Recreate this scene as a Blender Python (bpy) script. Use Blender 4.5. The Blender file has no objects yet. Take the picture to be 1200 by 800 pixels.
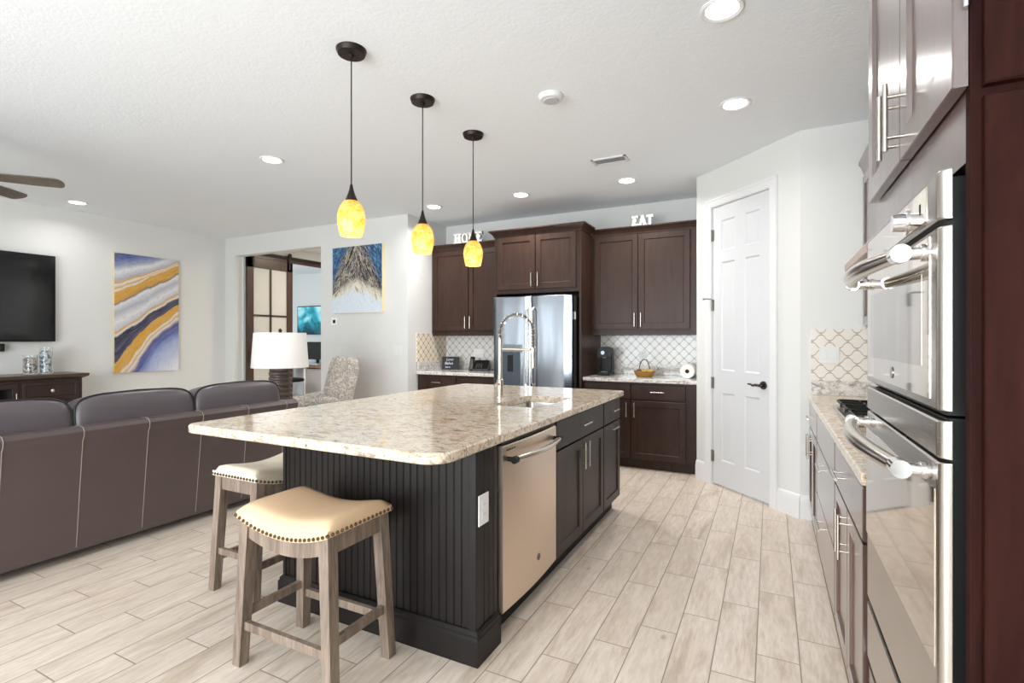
import bpy, bmesh, math, random
from mathutils import Vector, Matrix
from math import sin, cos, pi, radians, atan
random.seed(7)
S = bpy.context.scene
C = S.collection

# ------------------------------------------------------------------ camera
CAM_H = 1.315
cam_d = bpy.data.cameras.new('camera')
cam = bpy.data.objects.new('camera', cam_d); C.objects.link(cam)
cam.location = (0, 0, CAM_H)
cam.rotation_euler = (pi/2, 0, atan(303/600))
cam_d.sensor_width = 36; cam_d.lens = 18; cam_d.shift_y = -3/1200
cam_d.clip_start = 0.02
S.camera = cam
S.view_settings.view_transform = 'Standard'
S.view_settings.look = 'None'
S.view_settings.gamma = 1
S.view_settings.use_curve_mapping = False
S.view_settings.exposure = 0.14

# ------------------------------------------------------------------ world and daylight
W = bpy.data.worlds.new('world'); S.world = W; W.use_nodes = True
bg = W.node_tree.nodes['Background']
bg.inputs[0].default_value = (0.86, 0.93, 1.0, 1); bg.inputs[1].default_value = 1.0

def area(name, loc, rot, sx, sy, power, col=(1, 1, 1)):
    d = bpy.data.lights.new(name, 'AREA'); d.shape = 'RECTANGLE'; d.size = sx; d.size_y = sy
    d.energy = power; d.color = col
    o = bpy.data.objects.new(name, d); C.objects.link(o); o.location = loc; o.rotation_euler = rot
    return o
REAR = -3.2                      # the wall behind the camera, with the windows daylight comes through
LEFT = -7.42; RIGHT = 0.90; BACK = 5.83; MID = 5.0; RET = -3.95; CE = 2.84; STUB = 4.30
WINS = [(-6.95, -6.55, 0.5, 2.4), (-5.75, -5.25, 0.5, 2.4), (-4.1, -1.0, 0.05, 2.45), (-0.6, 0.6, 0.95, 2.4)]
WPOW = [8, 11, 240, 66]
for (a, b, z0, z1), p in zip(WINS, WPOW):
    area('window_daylight', ((a+b)/2, REAR+0.12, (z0+z1)/2), (pi/2, 0, 0), (b-a)*.96, (z1-z0)*.96, p*.95, (0.89, 0.955, 1.0))

# ------------------------------------------------------------------ object helpers
def link(o): C.objects.link(o); return o
def tag(o, label=None, cat=None, group=None, kind=None):
    if label: o['label'] = label
    if cat: o['category'] = cat
    if group: o['group'] = group
    if kind: o['kind'] = kind
    return o
def thing(name, loc, label, cat, group=None):
    o = bpy.data.objects.new(name, None); o.empty_display_size = .1
    link(o); o.location = loc
    return tag(o, label, cat, group)
def root_of(o):
    while o.parent: o = o.parent
    return o
def part(name, bm, mat, parent=None, label=None, ang=38, kind=None):
    """One mesh object. Geometry is given in world coordinates; it is moved to its thing's own frame."""
    bmesh.ops.recalc_face_normals(bm, faces=bm.faces)
    if parent is not None:
        bmesh.ops.translate(bm, vec=-Vector(root_of(parent).location), verts=bm.verts)
    me = bpy.data.meshes.new(name); bm.to_mesh(me); bm.free()
    for p in me.polygons: p.use_smooth = True
    me.set_sharp_from_angle(angle=radians(ang))
    if isinstance(mat, (list, tuple)):
        for m in mat: me.materials.append(m)
    else: me.materials.append(mat)
    o = link(bpy.data.objects.new(name, me))
    if ang < 60:          # flat faces stay flat beside their bevels
        w = o.modifiers.new('weighted_normal', 'WEIGHTED_NORMAL'); w.keep_sharp = True
    if parent is not None: o.parent = parent
    if label: o['label'] = label
    if kind: o['kind'] = kind
    return o
def single(name, bm, mat, label, cat, group=None, base=None, ang=38):
    """A thing that is one mesh, its origin at its base."""
    if base is None:
        xs = [v.co.x for v in bm.verts]; ys = [v.co.y for v in bm.verts]; zs = [v.co.z for v in bm.verts]
        base = Vector(((min(xs)+max(xs))/2, (min(ys)+max(ys))/2, min(zs)))
    bmesh.ops.translate(bm, vec=-Vector(base), verts=bm.verts)
    o = part(name, bm, mat, ang=ang); o.location = base
    return tag(o, label, cat, group)
def struct(name, bm, mat, ang=30):
    return tag(part(name, bm, mat, ang=ang), kind='structure')
def copy_tree(o, parent=None):
    c = o.copy(); link(c)
    if parent is not None: c.parent = parent
    for ch in list(o.children): copy_tree(ch, c)
    return c
B = bmesh.new

# ------------------------------------------------------------------ geometry helpers
def box(bm, x0, x1, y0, y1, z0, z1, bev=0.0, seg=2, M=None):
    r = bmesh.ops.create_cube(bm, size=1)
    vs = r['verts']
    for v in vs:
        v.co = Vector((x0 + (v.co.x+.5)*(x1-x0), y0 + (v.co.y+.5)*(y1-y0), z0 + (v.co.z+.5)*(z1-z0)))
    if bev > 0:
        es = list({e for v in vs for e in v.link_edges})
        g = bmesh.ops.bevel(bm, geom=es, offset=bev, segments=seg, profile=.5, affect='EDGES', clamp_overlap=True)
        vs = list({v for v in g['verts']} | {v for v in vs if v.is_valid})
    if M is not None:
        for v in vs: v.co = M @ v.co
    return vs
def ring(c, ax, r, n, ph=0, up=None):
    ax = ax.normalized()
    if up is None: up = Vector((0, 0, 1)) if abs(ax.z) < .9 else Vector((1, 0, 0))
    u = ax.cross(up).normalized(); w = ax.cross(u).normalized()
    return [c + (u*cos(ph+2*pi*i/n) + w*sin(ph+2*pi*i/n))*r for i in range(n)]
def loft(bm, rings, cap=True, close=False):
    vr = [[bm.verts.new(p) for p in r] for r in rings]
    n = len(vr[0]); m = len(vr)
    for a in range(m if close else m-1):
        A = vr[a]; Bq = vr[(a+1) % m]
        for i in range(n):
            bm.faces.new((A[i], A[(i+1) % n], Bq[(i+1) % n], Bq[i]))
    if cap and not close:
        bm.faces.new(vr[0]); bm.faces.new(list(reversed(vr[-1])))
    return vr
def cyl(bm, p0, p1, r0, r1=None, n=16):
    p0 = Vector(p0); p1 = Vector(p1); r1 = r0 if r1 is None else r1
    loft(bm, [ring(p0, p1-p0, r0, n), ring(p1, p1-p0, r1, n)])
def tube(bm, pts, r, n=8, close=False, cap=True):
    pts = [Vector(p) for p in pts]; m = len(pts)
    tan = []
    for i in range(m):
        a = pts[(i-1) % m] if (close or i > 0) else pts[i]
        b = pts[(i+1) % m] if (close or i < m-1) else pts[i]
        tan.append((b-a).normalized())
    up = Vector((0, 0, 1)) if abs(tan[0].z) < .9 else Vector((1, 0, 0))
    u = (up - tan[0]*up.dot(tan[0])).normalized()
    rings = []
    for i in range(m):
        u = (u - tan[i]*u.dot(tan[i])).normalized(); w = tan[i].cross(u)
        rr = r[i] if isinstance(r, (list, tuple)) else r
        rings.append([pts[i] + (u*cos(2*pi*k/n)+w*sin(2*pi*k/n))*rr for k in range(n)])
    loft(bm, rings, cap, close)
def lathe(bm, prof, c=(0, 0, 0), n=28, M=None):
    """prof: list of (r, z) bottom to top."""
    rings = []
    for r, z in prof:
        rings.append([Vector((c[0]+max(r, 1e-4)*cos(2*pi*i/n), c[1]+max(r, 1e-4)*sin(2*pi*i/n), c[2]+z)) for i in range(n)])
    if M is not None: rings = [[M @ p for p in q] for q in rings]
    loft(bm, rings)
def prism(bm, poly, axis, a, b):
    """2-D polygon extruded along an axis: 'x' -> (y,z), 'y' -> (x,z), 'z' -> (x,y)."""
    def P(p, t):
        return {'x': (t, p[0], p[1]), 'y': (p[0], t, p[1]), 'z': (p[0], p[1], t)}[axis]
    loft(bm, [[Vector(P(p, a)) for p in poly], [Vector(P(p, b)) for p in poly]])
def rrect(x0, x1, y0, y1, r, n=6):
    out = []
    rs = r if isinstance(r, (list, tuple)) else [r]*4
    for (cx, cy, a0), q in zip(((x1, y1, 0), (x0, y1, 90), (x0, y0, 180), (x1, y0, 270)), rs):
        sx = -1 if cx == x1 else 1; sy = -1 if cy == y1 else 1
        for k in range(n+1):
            a = radians(a0 + 90*k/n)
            out.append((cx + sx*q + q*cos(a), cy + sy*q + q*sin(a)))
    return out
def blob(bm, c, s, n=4.0, cuts=7, M=None):
    """A cushion: a super-ellipsoid with half sizes s."""
    n0 = len(bm.verts)
    r = bmesh.ops.create_cube(bm, size=2)
    es = list({e for v in r['verts'] for e in v.link_edges})
    bmesh.ops.subdivide_edges(bm, edges=es, cuts=cuts, use_grid_fill=True)
    vs = list(bm.verts)[n0:]
    for v in vs:
        p = v.co
        L = (abs(p.x)**n+abs(p.y)**n+abs(p.z)**n)**(1/n)
        p = p/L
        q = Vector((p.x*s[0], p.y*s[1], p.z*s[2]))
        if M is not None: q = M @ q
        v.co = q + Vector(c)
    return vs
def slab_hole(bm, x0, x1, y0, y1, z0, z1, hx0, hx1, hy0, hy1, rad, hr=.03):
    """Worktop with rounded corners and one rounded cut-out."""
    n = 6
    o = rrect(x0, x1, y0, y1, rad, n); h = rrect(hx0, hx1, hy0, hy1, hr, n)
    e = .006
    oi = rrect(x0+e, x1-e, y0+e, y1-e, [max(q-e, .001) for q in rad], n)
    def V(ps, z): return [bm.verts.new((p[0], p[1], z)) for p in ps]
    rs = [V(h, z1), V(oi, z1), V(o, z1-e), V(o, z0+e), V(oi, z0), V(h, z0)]
    m = len(o)
    for a in range(6):
        A = rs[a]; D = rs[(a+1) % 6]
        for i in range(m): bm.faces.new((A[i], A[(i+1) % m], D[(i+1) % m], D[i]))
def slab(bm, x0, x1, y0, y1, z0, z1, rad=.004):
    o = rrect(x0, x1, y0, y1, rad, 5); e = .004
    oi = rrect(x0+e, x1-e, y0+e, y1-e, max(rad-e, .001), 5)
    loft(bm, [[Vector((p[0], p[1], z)) for p in q] for q, z in ((oi, z0), (o, z0+e), (o, z1-e), (oi, z1))])

# a cabinet face: u along the wall, v up, w out of the wall
def face_M(facing, f):
    if facing == '-y': return Matrix(((1, 0, 0, 0), (0, 0, -1, f), (0, 1, 0, 0), (0, 0, 0, 1)))
    if facing == '+x': return Matrix(((0, 0, 1, f), (1, 0, 0, 0), (0, 1, 0, 0), (0, 0, 0, 1)))
    if facing == '-x': return Matrix(((0, 0, -1, f), (1, 0, 0, 0), (0, 1, 0, 0), (0, 0, 0, 1)))
def xf(bm, M):
    for v in bm.verts: v.co = M @ v.co
def frame_panel(bm, u0, u1, v0, v1, t=.02, st=.057, rec=.009, w0=.001):
    """Shaker door in (u, v, w): a flat panel set back behind a bevelled frame."""
    def R(i, w): return [Vector(p) for p in ((u0+i, v0+i, w), (u1-i, v0+i, w), (u1-i, v1-i, w), (u0+i, v1-i, w))]
    loft(bm, [R(0, w0), R(0, w0+t-.002), R(.002, w0+t), R(st, w0+t), R(st+.006, w0+t-rec), R(st+.012, w0+t-rec)])
def flat_panel(bm, u0, u1, v0, v1, t=.02, w0=.001):
    def R(i, w): return [Vector(p) for p in ((u0+i, v0+i, w), (u1-i, v0+i, w), (u1-i, v1-i, w), (u0+i, v1-i, w))]
    loft(bm, [R(0, w0), R(0, w0+t-.003), R(.003, w0+t)])
def bar_pull(bm, u, v, L, vert, w=.021, so=.032, r=.0055):
    d = Vector((0, 1, 0)) if vert else Vector((1, 0, 0))
    c = Vector((u, v, w+so))
    cyl(bm, c-d*L/2, c+d*L/2, r, n=12)
    for s in (-1, 1):
        q = c + d*s*(L/2-.03)
        cyl(bm, (q.x, q.y, w), (q.x, q.y, w+so), r*.8, n=10)

# ------------------------------------------------------------------ materials
def lin(c):
    """sRGB 0..255 -> linear"""
    return tuple(((x/255)/12.92 if x/255 <= .04045 else ((x/255+.055)/1.055)**2.4) for x in c)+(1,)
class NT:
    def __init__(s, name):
        s.m = bpy.data.materials.new(name); s.m.use_nodes = True; s.t = s.m.node_tree
        s.b = s.t.nodes['Principled BSDF']
    def n(s, typ, **kw):
        k = s.t.nodes.new(typ)
        for a, v in kw.items():
            if a in ('operation', 'blend_type', 'data_type', 'feature', 'distance', 'noise_dimensions', 'wave_type', 'bands_direction', 'interpolation_type'):
                setattr(k, a, v)
            else: k.inputs[a].default_value = v
        return k
    def l(s, a, b): s.t.links.new(a, b)
    def math(s, op, a, b=None, c=None):
        k = s.t.nodes.new('ShaderNodeMath'); k.operation = op
        for i, v in enumerate((a, b, c)):
            if v is None: continue
            if isinstance(v, (int, float)): k.inputs[i].default_value = v
            else: s.l(v, k.inputs[i])
        return k.outputs[0]
    def mix(s, f, a, b):
        k = s.t.nodes.new('ShaderNodeMix'); k.data_type = 'RGBA'
        for i, v in ((0, f), (6, a), (7, b)):
            if isinstance(v, (int, float, tuple)): k.inputs[i].default_value = v
            else: s.l(v, k.inputs[i])
        return k.outputs[2]
    def ramp(s, f, stops, interp='LINEAR'):
        k = s.t.nodes.new('ShaderNodeValToRGB'); k.color_ramp.interpolation = interp
        e = k.color_ramp.elements
        while len(e) < len(stops): e.new(.5)
        for q, (p, c) in zip(e, stops): q.position = p; q.color = c
        s.l(f, k.inputs[0]); return k.outputs[0]
    def coord(s, which='Object', scale=None):
        k = s.t.nodes.new('ShaderNodeTexCoord'); o = k.outputs[which]
        if scale:
            m = s.t.nodes.new('ShaderNodeMapping'); m.inputs['Scale'].default_value = scale
            s.l(o, m.inputs[0]); o = m.outputs[0]
        return o
    def pos(s):
        return s.t.nodes.new('ShaderNodeNewGeometry').outputs['Position']
    def noise(s, vec, scale, detail=3, rough=.5, dist=0):
        k = s.n('ShaderNodeTexNoise', Scale=scale, Detail=detail, Roughness=rough, Distortion=dist)
        s.l(vec, k.inputs['Vector']); return k.outputs[0]
    def bump(s, h, st=.2, dist=.002):
        k = s.n('ShaderNodeBump', Strength=st, Distance=dist); s.l(h, k.inputs['Height'])
        s.l(k.outputs[0], s.b.inputs['Normal'])
    def set(s, **kw):
        for a, v in kw.items(): s.b.inputs[a.replace('_', ' ')].default_value = v
        return s
def plain(name, col, rough=.5, metal=0, spec=.5, **kw):
    k = NT(name); k.set(Base_Color=lin(col), Roughness=rough, Metallic=metal)
    k.b.inputs['Specular IOR Level'].default_value = spec
    for a, v in kw.items(): k.b.inputs[a.replace('_', ' ')].default_value = v
    return k.m
def emit(name, col, st):
    k = NT(name); k.set(Base_Color=(0, 0, 0, 1), Roughness=.4)
    k.b.inputs['Emission Color'].default_value = lin(col); k.b.inputs['Emission Strength'].default_value = st
    return k.m

def m_wall(name, col, bump=.15, sc=180):
    k = NT(name); k.set(Base_Color=lin(col), Roughness=.75)
    k.b.inputs['Specular IOR Level'].default_value = .25
    k.bump(k.noise(k.pos(), sc, 4, .6), bump, .002); return k.m
WALL = m_wall('wall_paint', (223, 223, 220))
def m_ceiling():
    k = NT('ceiling_knockdown'); k.set(Base_Color=lin((240, 245, 250)), Roughness=.85)
    k.b.inputs['Specular IOR Level'].default_value = .15
    p = k.pos()
    h = k.math('ADD', k.noise(p, 55, 5, .65), k.math('MULTIPLY', k.noise(p, 18, 3, .5), .6))
    k.bump(k.ramp(h, [(.6, (0, 0, 0, 1)), (.95, (1, 1, 1, 1))]), .16, .005); return k.m
CEIL = m_ceiling()
TRIM = plain('white_trim', (230, 230, 230), .35)
DOORW = plain('white_door', (216, 217, 219), .38)
def m_floor():
    k = NT('plank_tile'); p = k.pos()
    sx = k.n('ShaderNodeSeparateXYZ'); k.l(p, sx.inputs[0])
    PW, PL, G = .16, .598, .0028
    u = k.math('DIVIDE', k.math('ADD', sx.outputs[0], .053), PW)
    ku = k.math('FLOOR', u); fu = k.math('FRACT', u)
    v = k.math('DIVIDE', k.math('SUBTRACT', k.math('SUBTRACT', sx.outputs[1], .575), k.math('MULTIPLY', ku, .2)), PL)
    kv = k.math('FLOOR', v); fv = k.math('FRACT', v)
    du = k.math('MULTIPLY', k.math('MINIMUM', fu, k.math('SUBTRACT', 1, fu)), PW)
    dv = k.math('MULTIPLY', k.math('MINIMUM', fv, k.math('SUBTRACT', 1, fv)), PL)
    gd = k.math('MINIMUM', du, dv)
    gm = k.n('ShaderNodeMapRange'); gm.inputs[1].default_value = G*.55; gm.inputs[2].default_value = G*1.1
    k.l(gd, gm.inputs[0]); mask = gm.outputs[0]
    cb = k.n('ShaderNodeCombineXYZ'); k.l(ku, cb.inputs[0]); k.l(kv, cb.inputs[1])
    wn = k.n('ShaderNodeTexWhiteNoise'); k.l(cb.outputs[0], wn.inputs['Vector'])
    # grain: long along the plank, another piece of wood in each plank
    off = k.n('ShaderNodeVectorMath', operation='MULTIPLY'); k.l(wn.outputs['Color'], off.inputs[0]); off.inputs[1].default_value = (7, 9, 5)
    sc = k.n('ShaderNodeVectorMath', operation='MULTIPLY'); k.l(p, sc.inputs[0]); sc.inputs[1].default_value = (1, .16, 1)
    ad = k.n('ShaderNodeVectorMath', operation='ADD'); k.l(sc.outputs[0], ad.inputs[0]); k.l(off.outputs[0], ad.inputs[1])
    g1 = k.noise(ad.outputs[0], 11, 7, .66, .55)
    g2 = k.noise(ad.outputs[0], 60, 4, .6, .4)
    sc2 = k.n('ShaderNodeVectorMath', operation='MULTIPLY'); k.l(p, sc2.inputs[0]); sc2.inputs[1].default_value = (1, .55, 1)
    ad2 = k.n('ShaderNodeVectorMath', operation='ADD'); k.l(sc2.outputs[0], ad2.inputs[0]); k.l(off.outputs[0], ad2.inputs[1])
    vo = k.n('ShaderNodeTexVoronoi', Scale=3.2); k.l(ad2.outputs[0], vo.inputs['Vector'])
    knot = k.ramp(vo.outputs['Distance'], [(.0, (1, 1, 1, 1)), (.028, (.5, .5, .5, 1)), (.05, (0, 0, 0, 1))])
    base = k.ramp(g1, [(.30, lin((190, 170, 150))), (.45, lin((222, 206, 190))), (.58, lin((234, 220, 206))), (.75, lin((206, 188, 170)))])
    fine = k.mix(k.math('MULTIPLY', k.ramp(g2, [(.35, (1, 1, 1, 1)), (.6, (0, 0, 0, 1))]), .30), base, lin((158, 142, 124)))
    tone = k.mix(k.math('MULTIPLY', wn.outputs['Value'], .30), fine, lin((208, 190, 172)))
    kn = k.mix(k.math('MULTIPLY', knot, .7), tone, lin((125, 108, 90)))
    col = k.mix(mask, lin((146, 132, 117)), kn)
    k.l(col, k.b.inputs['Base Color'])
    rr = k.n('ShaderNodeMapRange'); k.l(g2, rr.inputs[0]); rr.inputs[3].default_value = .26; rr.inputs[4].default_value = .40
    k.l(rr.outputs[0], k.b.inputs['Roughness'])
    k.b.inputs['Specular IOR Level'].default_value = .45
    k.bump(k.math('ADD', mask, k.math('MULTIPLY', g2, .12)), .35, .0015)
    return k.m
FLOOR = m_floor()
def m_wood(name, c0, c1, rough=.32, axis=(1, 1, .12), coat=.25, sc=14, spec=.5, cr=.22, ci=1.5):
    k = NT(name); p = k.coord('Object', axis)
    g = k.noise(p, sc, 6, .6, .8); g2 = k.noise(p, sc*6, 3, .6)
    col = k.ramp(k.math('ADD', k.math('MULTIPLY', g, .7), k.math('MULTIPLY', g2, .3)), [(.33, lin(c0)), (.66, lin(c1))])
    k.l(col, k.b.inputs['Base Color']); k.set(Roughness=rough)
    k.b.inputs['Coat Weight'].default_value = coat; k.b.inputs['Coat IOR'].default_value = ci; k.b.inputs['Coat Roughness'].default_value = cr
    k.b.inputs['Specular IOR Level'].default_value = spec
    k.bump(g2, .06, .001); return k.m
ESP = m_wood('espresso_wood', (44, 28, 21), (64, 44, 35), .42, coat=.05, spec=.25)
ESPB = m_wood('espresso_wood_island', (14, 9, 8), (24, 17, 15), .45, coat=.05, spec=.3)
ESPS = m_wood('espresso_wood_island_lit', (38, 27, 20), (56, 42, 33), .42, coat=.05, spec=.3)  # island side: the stronger warm light there is painted in as a lighter base
ESPX = m_wood('espresso_wood_gloss', (62, 42, 36), (92, 64, 56), .30, coat=1.0, cr=.20, ci=2.1)
DARKGAP = plain('dark_recess', (18, 15, 14), .7)
BARNW = m_wood('barn_door_wood', (52, 32, 24), (74, 46, 34), .5)
CONSOLEW = m_wood('console_wood', (34, 22, 19), (54, 35, 29), .4, (1, .15, 1))
GREYW = m_wood('weathered_grey_wood', (92, 76, 65), (156, 138, 122), .62, (1, 1, .10), 0, 22)
def m_steel(name, col=(190, 186, 180), rough=.26, axis=(1, 1, 90), an=.5):
    k = NT(name); k.set(Base_Color=lin(col), Metallic=1.0)
    h = k.noise(k.coord('Object', axis), 7, 3, .6)
    mr = k.n('ShaderNodeMapRange'); k.l(h, mr.inputs[0]); mr.inputs[3].default_value = rough*.9; mr.inputs[4].default_value = rough*1.12
    k.l(mr.outputs[0], k.b.inputs['Roughness'])
    return k.m
STEEL = m_steel('brushed_steel')
STEELW = m_steel('brushed_steel_warm_reflection', (230, 212, 194), .34)  # dishwasher steel, the floor's warm reflection painted into its color
STEELV = m_steel('brushed_steel_fridge', (158, 164, 172), .17, (60, 60, 1))
def wavy(m):     # the slight waviness of a large sheet of steel
    t = m.node_tree; tc = t.nodes.new('ShaderNodeTexCoord'); mp = t.nodes.new('ShaderNodeMapping'); mp.inputs['Scale'].default_value = (2.4, 2.4, .55)
    n = t.nodes.new('ShaderNodeTexNoise'); n.inputs['Scale'].default_value = 1.6; n.inputs['Detail'].default_value = 1.5
    b = t.nodes.new('ShaderNodeBump'); b.inputs['Strength'].default_value = .42; b.inputs['Distance'].default_value = .02
    t.links.new(tc.outputs['Object'], mp.inputs[0]); t.links.new(mp.outputs[0], n.inputs['Vector']); t.links.new(n.outputs[0], b.inputs['Height'])
    t.links.new(b.outputs[0], t.nodes['Principled BSDF'].inputs['Normal'])
wavy(STEELV)
NICKEL = plain('satin_nickel', (205, 198, 188), .22, 1)
CHROME = plain('chrome', (220, 220, 222), .07, 1)
BRONZE = plain('dark_bronze', (44, 34, 30), .4, .6)
BLACK = plain('black_plastic', (11, 11, 12), .42, 0, .3)
BLACKM = plain('black_iron', (24, 22, 21), .5, .3)
BGLASS = plain('black_screen_glass', (14, 15, 17), .08)
OVENG = plain('oven_mirror_glass', (206, 198, 188), .04, 1)
WHITEP = plain('white_plastic', (240, 240, 238), .4)
SWP = plain('off_white_plastic', (226, 226, 224), .45)
GREYP = plain('grey_plastic', (150, 152, 156), .4)
def m_granite(name, warm=1.0):
    k = NT(name); p = k.pos()
    a = k.noise(p, 9, 6, .65, .6); b = k.noise(p, 42, 5, .7, .5); c = k.noise(p, 95, 4, .7)
    st = k.n('ShaderNodeVectorMath', operation='MULTIPLY'); k.l(p, st.inputs[0]); st.inputs[1].default_value = (.45, 1, 1)
    d = k.noise(st.outputs[0], 30, 5, .7, 1.0)
    W0 = lin((236, 222, 202)) if warm > .5 else lin((232, 228, 222))
    W1 = lin((214, 190, 160)) if warm > .5 else lin((205, 198, 190))
    base = k.ramp(a, [(.34, W1), (.5, W0), (.66, lin((226, 206, 180)) if warm > .5 else lin((216, 210, 204)))])
    tan = k.mix(k.ramp(b, [(.49, (0, 0, 0, 1)), (.66, (.85, .85, .85, 1))]), base, lin((176, 148, 120)) if warm > .5 else lin((168, 160, 154)))
    gry = k.mix(k.ramp(d, [(.535, (0, 0, 0, 1)), (.66, (.8, .8, .8, 1))]), tan, lin((112, 98, 90)))
    spk = k.mix(k.ramp(c, [(.60, (0, 0, 0, 1)), (.66, (1, 1, 1, 1))]), gry, lin((52, 42, 40)))
    k.l(spk, k.b.inputs['Base Color']); k.set(Roughness=.09)
    k.b.inputs['Specular IOR Level'].default_value = .55
    return k.m
GRAN = m_granite('cream_granite', 1); GRAN2 = m_granite('pale_granite', 0)
def m_lantern(name, axis, pitch=.125, tile=(224, 216, 206), grout=(158, 150, 142), wid=.055, curve=.30):
    """Arabesque lantern mosaic: grout on the zero line of two waves, one of them steepened."""
    k = NT(name); p = k.pos(); s = k.n('ShaderNodeSeparateXYZ'); k.l(p, s.inputs[0])
    a = k.math('MULTIPLY', s.outputs[axis], 2*pi/pitch); b = k.math('MULTIPLY', s.outputs[2], 2*pi/pitch)
    g = k.math('ADD', k.math('COSINE', b), k.math('MULTIPLY', k.math('COSINE', k.math('MULTIPLY', b, 3)), curve))
    f = k.math('ADD', k.math('ADD', k.math('COSINE', a), k.math('MULTIPLY', k.math('COSINE', k.math('MULTIPLY', a, 3)), -curve*.45)), g)
    d = k.math('ABSOLUTE', f)
    mr = k.n('ShaderNodeMapRange'); k.l(d, mr.inputs[0]); mr.inputs[1].default_value = wid*2.2; mr.inputs[2].default_value = wid*4.2
    col = k.mix(mr.outputs[0], lin(grout), k.mix(k.noise(p, 6, 3), lin(tile), lin(tuple(min(255, x+14) for x in tile))))
    k.l(col, k.b.inputs['Base Color']); k.set(Roughness=.16); k.bump(mr.outputs[0], .4, .0015)
    return k.m
TILEX = m_lantern('lantern_tile_back', 0, .105, (226, 222, 216), (172, 172, 172), .075, .10)
TILEY = m_lantern('lantern_tile_side', 1, .105, (228, 214, 194), (165, 150, 132), .075, .10)
TILER = m_lantern('lantern_tile_range', 0, .108, (226, 219, 210), (176, 166, 156), .06, .13)
def m_leather(name, col, rough=.42, sc=230):
    k = NT(name); p = k.coord('Object')
    v = k.n('ShaderNodeTexVoronoi', Scale=sc); k.l(p, v.inputs['Vector'])
    n = k.noise(p, 5, 4, .6)
    k.l(k.mix(k.math('MULTIPLY', n, .5), lin(col), lin(tuple(min(255, x*1.25) for x in col))), k.b.inputs['Base Color'])
    k.set(Roughness=rough); k.bump(k.math('ADD', v.outputs['Distance'], k.math('MULTIPLY', n, 2)), .12, .002); return k.m
LEATHER = m_leather('brown_leather', (78, 66, 64)); CUSHL = m_leather('brown_leather_cushion', (84, 77, 80), .33)
SEATL = m_leather('cream_leather', (214, 180, 146), .42); SEATL2 = m_leather('grey_cream_leather', (216, 202, 182), .42)
THREAD = plain('pale_thread', (150, 138, 128), .7)
PIPING = plain('dark_piping', (34, 28, 30), .5)
NAIL = plain('antique_nailheads', (120, 100, 78), .3, 1)

# ================================================================== THE ROOM
T = .12
bm = B(); box(bm, -11.2, RIGHT+T, REAR-T, 9.3, -.12, 0); struct('floor', bm, FLOOR)
bm = B(); box(bm, -11.2, RIGHT+T, REAR-T, 9.3, CE, CE+.12); struct('ceiling', bm, CEIL)
bm = B(); box(bm, LEFT-T, LEFT, REAR-T, MID, 0, CE); struct('wall_left', bm, WALL)
bm = B(); box(bm, RET, -.5, BACK, BACK+T, 0, CE); struct('wall_back', bm, WALL)
OX0, OX1, OZ = -7.20, -5.41, 2.565          # the opening to the hall
bm = B()
box(bm, LEFT-T, OX0, MID, MID+T, 0, CE); box(bm, OX1, RET, MID, MID+T, 0, CE); box(bm, OX0, OX1, MID, MID+T, OZ, CE)
struct('wall_middle', bm, WALL)
bm = B(); box(bm, RET-T, RET, MID+T, BACK+T, 0, CE); struct('wall_return', bm, WALL)
bm = B(); box(bm, RIGHT, RIGHT+T, REAR-T, STUB+T, 0, CE); struct('wall_right', bm, WALL)
# pantry: stub, diagonal with the door, side
PA = Vector((-.625, 5.12)); PB = Vector((.193, STUB))
bm = B(); box(bm, PB.x, RIGHT, STUB, STUB+T, 0, CE); struct('wall_stub', bm, WALL)
bm = B(); box(bm, PA.x, PA.x+.1, PA.y, BACK, 0, CE); struct('wall_pantry_side', bm, WALL)
dv = (PB-PA).normalized(); nv = Vector((-dv.y, dv.x))          # nv points into the pantry
if nv.y < 0: nv = -nv
DM = Matrix(((dv.x, 0, nv.x*-1, PA.x), (dv.y, 0, nv.y*-1, PA.y), (0, 1, 0, 0), (0, 0, 0, 1)))   # (u, v, w out) -> world
DL = (PB-PA).length
D0, D1, DZ = .222, .875, 2.492
bm = B()
box(bm, 0, D0-.012, 0, CE, -.1, 0); box(bm, D1+.012, DL, 0, CE, -.1, 0); box(bm, D0-.012, D1+.012, DZ+.012, CE, -.1, 0)
xf(bm, DM); struct('wall_diagonal', bm, WALL)
# rear wall with windows (behind the camera)
bm = B(); xs = LEFT-T
for a, b, z0, z1 in WINS:
    box(bm, xs, a, REAR-T, REAR, 0, CE); box(bm, a, b, REAR-T, REAR, 0, z0); box(bm, a, b, REAR-T, REAR, z1, CE); xs = b
box(bm, xs, RIGHT+T, REAR-T, REAR, 0, CE); struct('wall_rear', bm, WALL)
PANE = NT('window_glass'); PANE.set(Base_Color=(1, 1, 1, 1), Roughness=0, Transmission_Weight=1.0); PANE = PANE.m
for i, (a, b, z0, z1) in enumerate(WINS):
    bm = B(); w = .05
    for q in ((a, b, z0, z0+w), (a, b, z1-w, z1), (a, a+w, z0, z1), (b-w, b, z0, z1), ((a+b)/2-.03, (a+b)/2+.03, z0, z1)):
        box(bm, q[0], q[1], REAR-.10, REAR-.02, q[2], q[3])
    f = struct('window_%d' % (i+1), bm, TRIM)
    bm = B(); box(bm, a+w, b-w, REAR-.065, REAR-.06, z0+w, z1-w); part('pane', bm, PANE, f)
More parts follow.
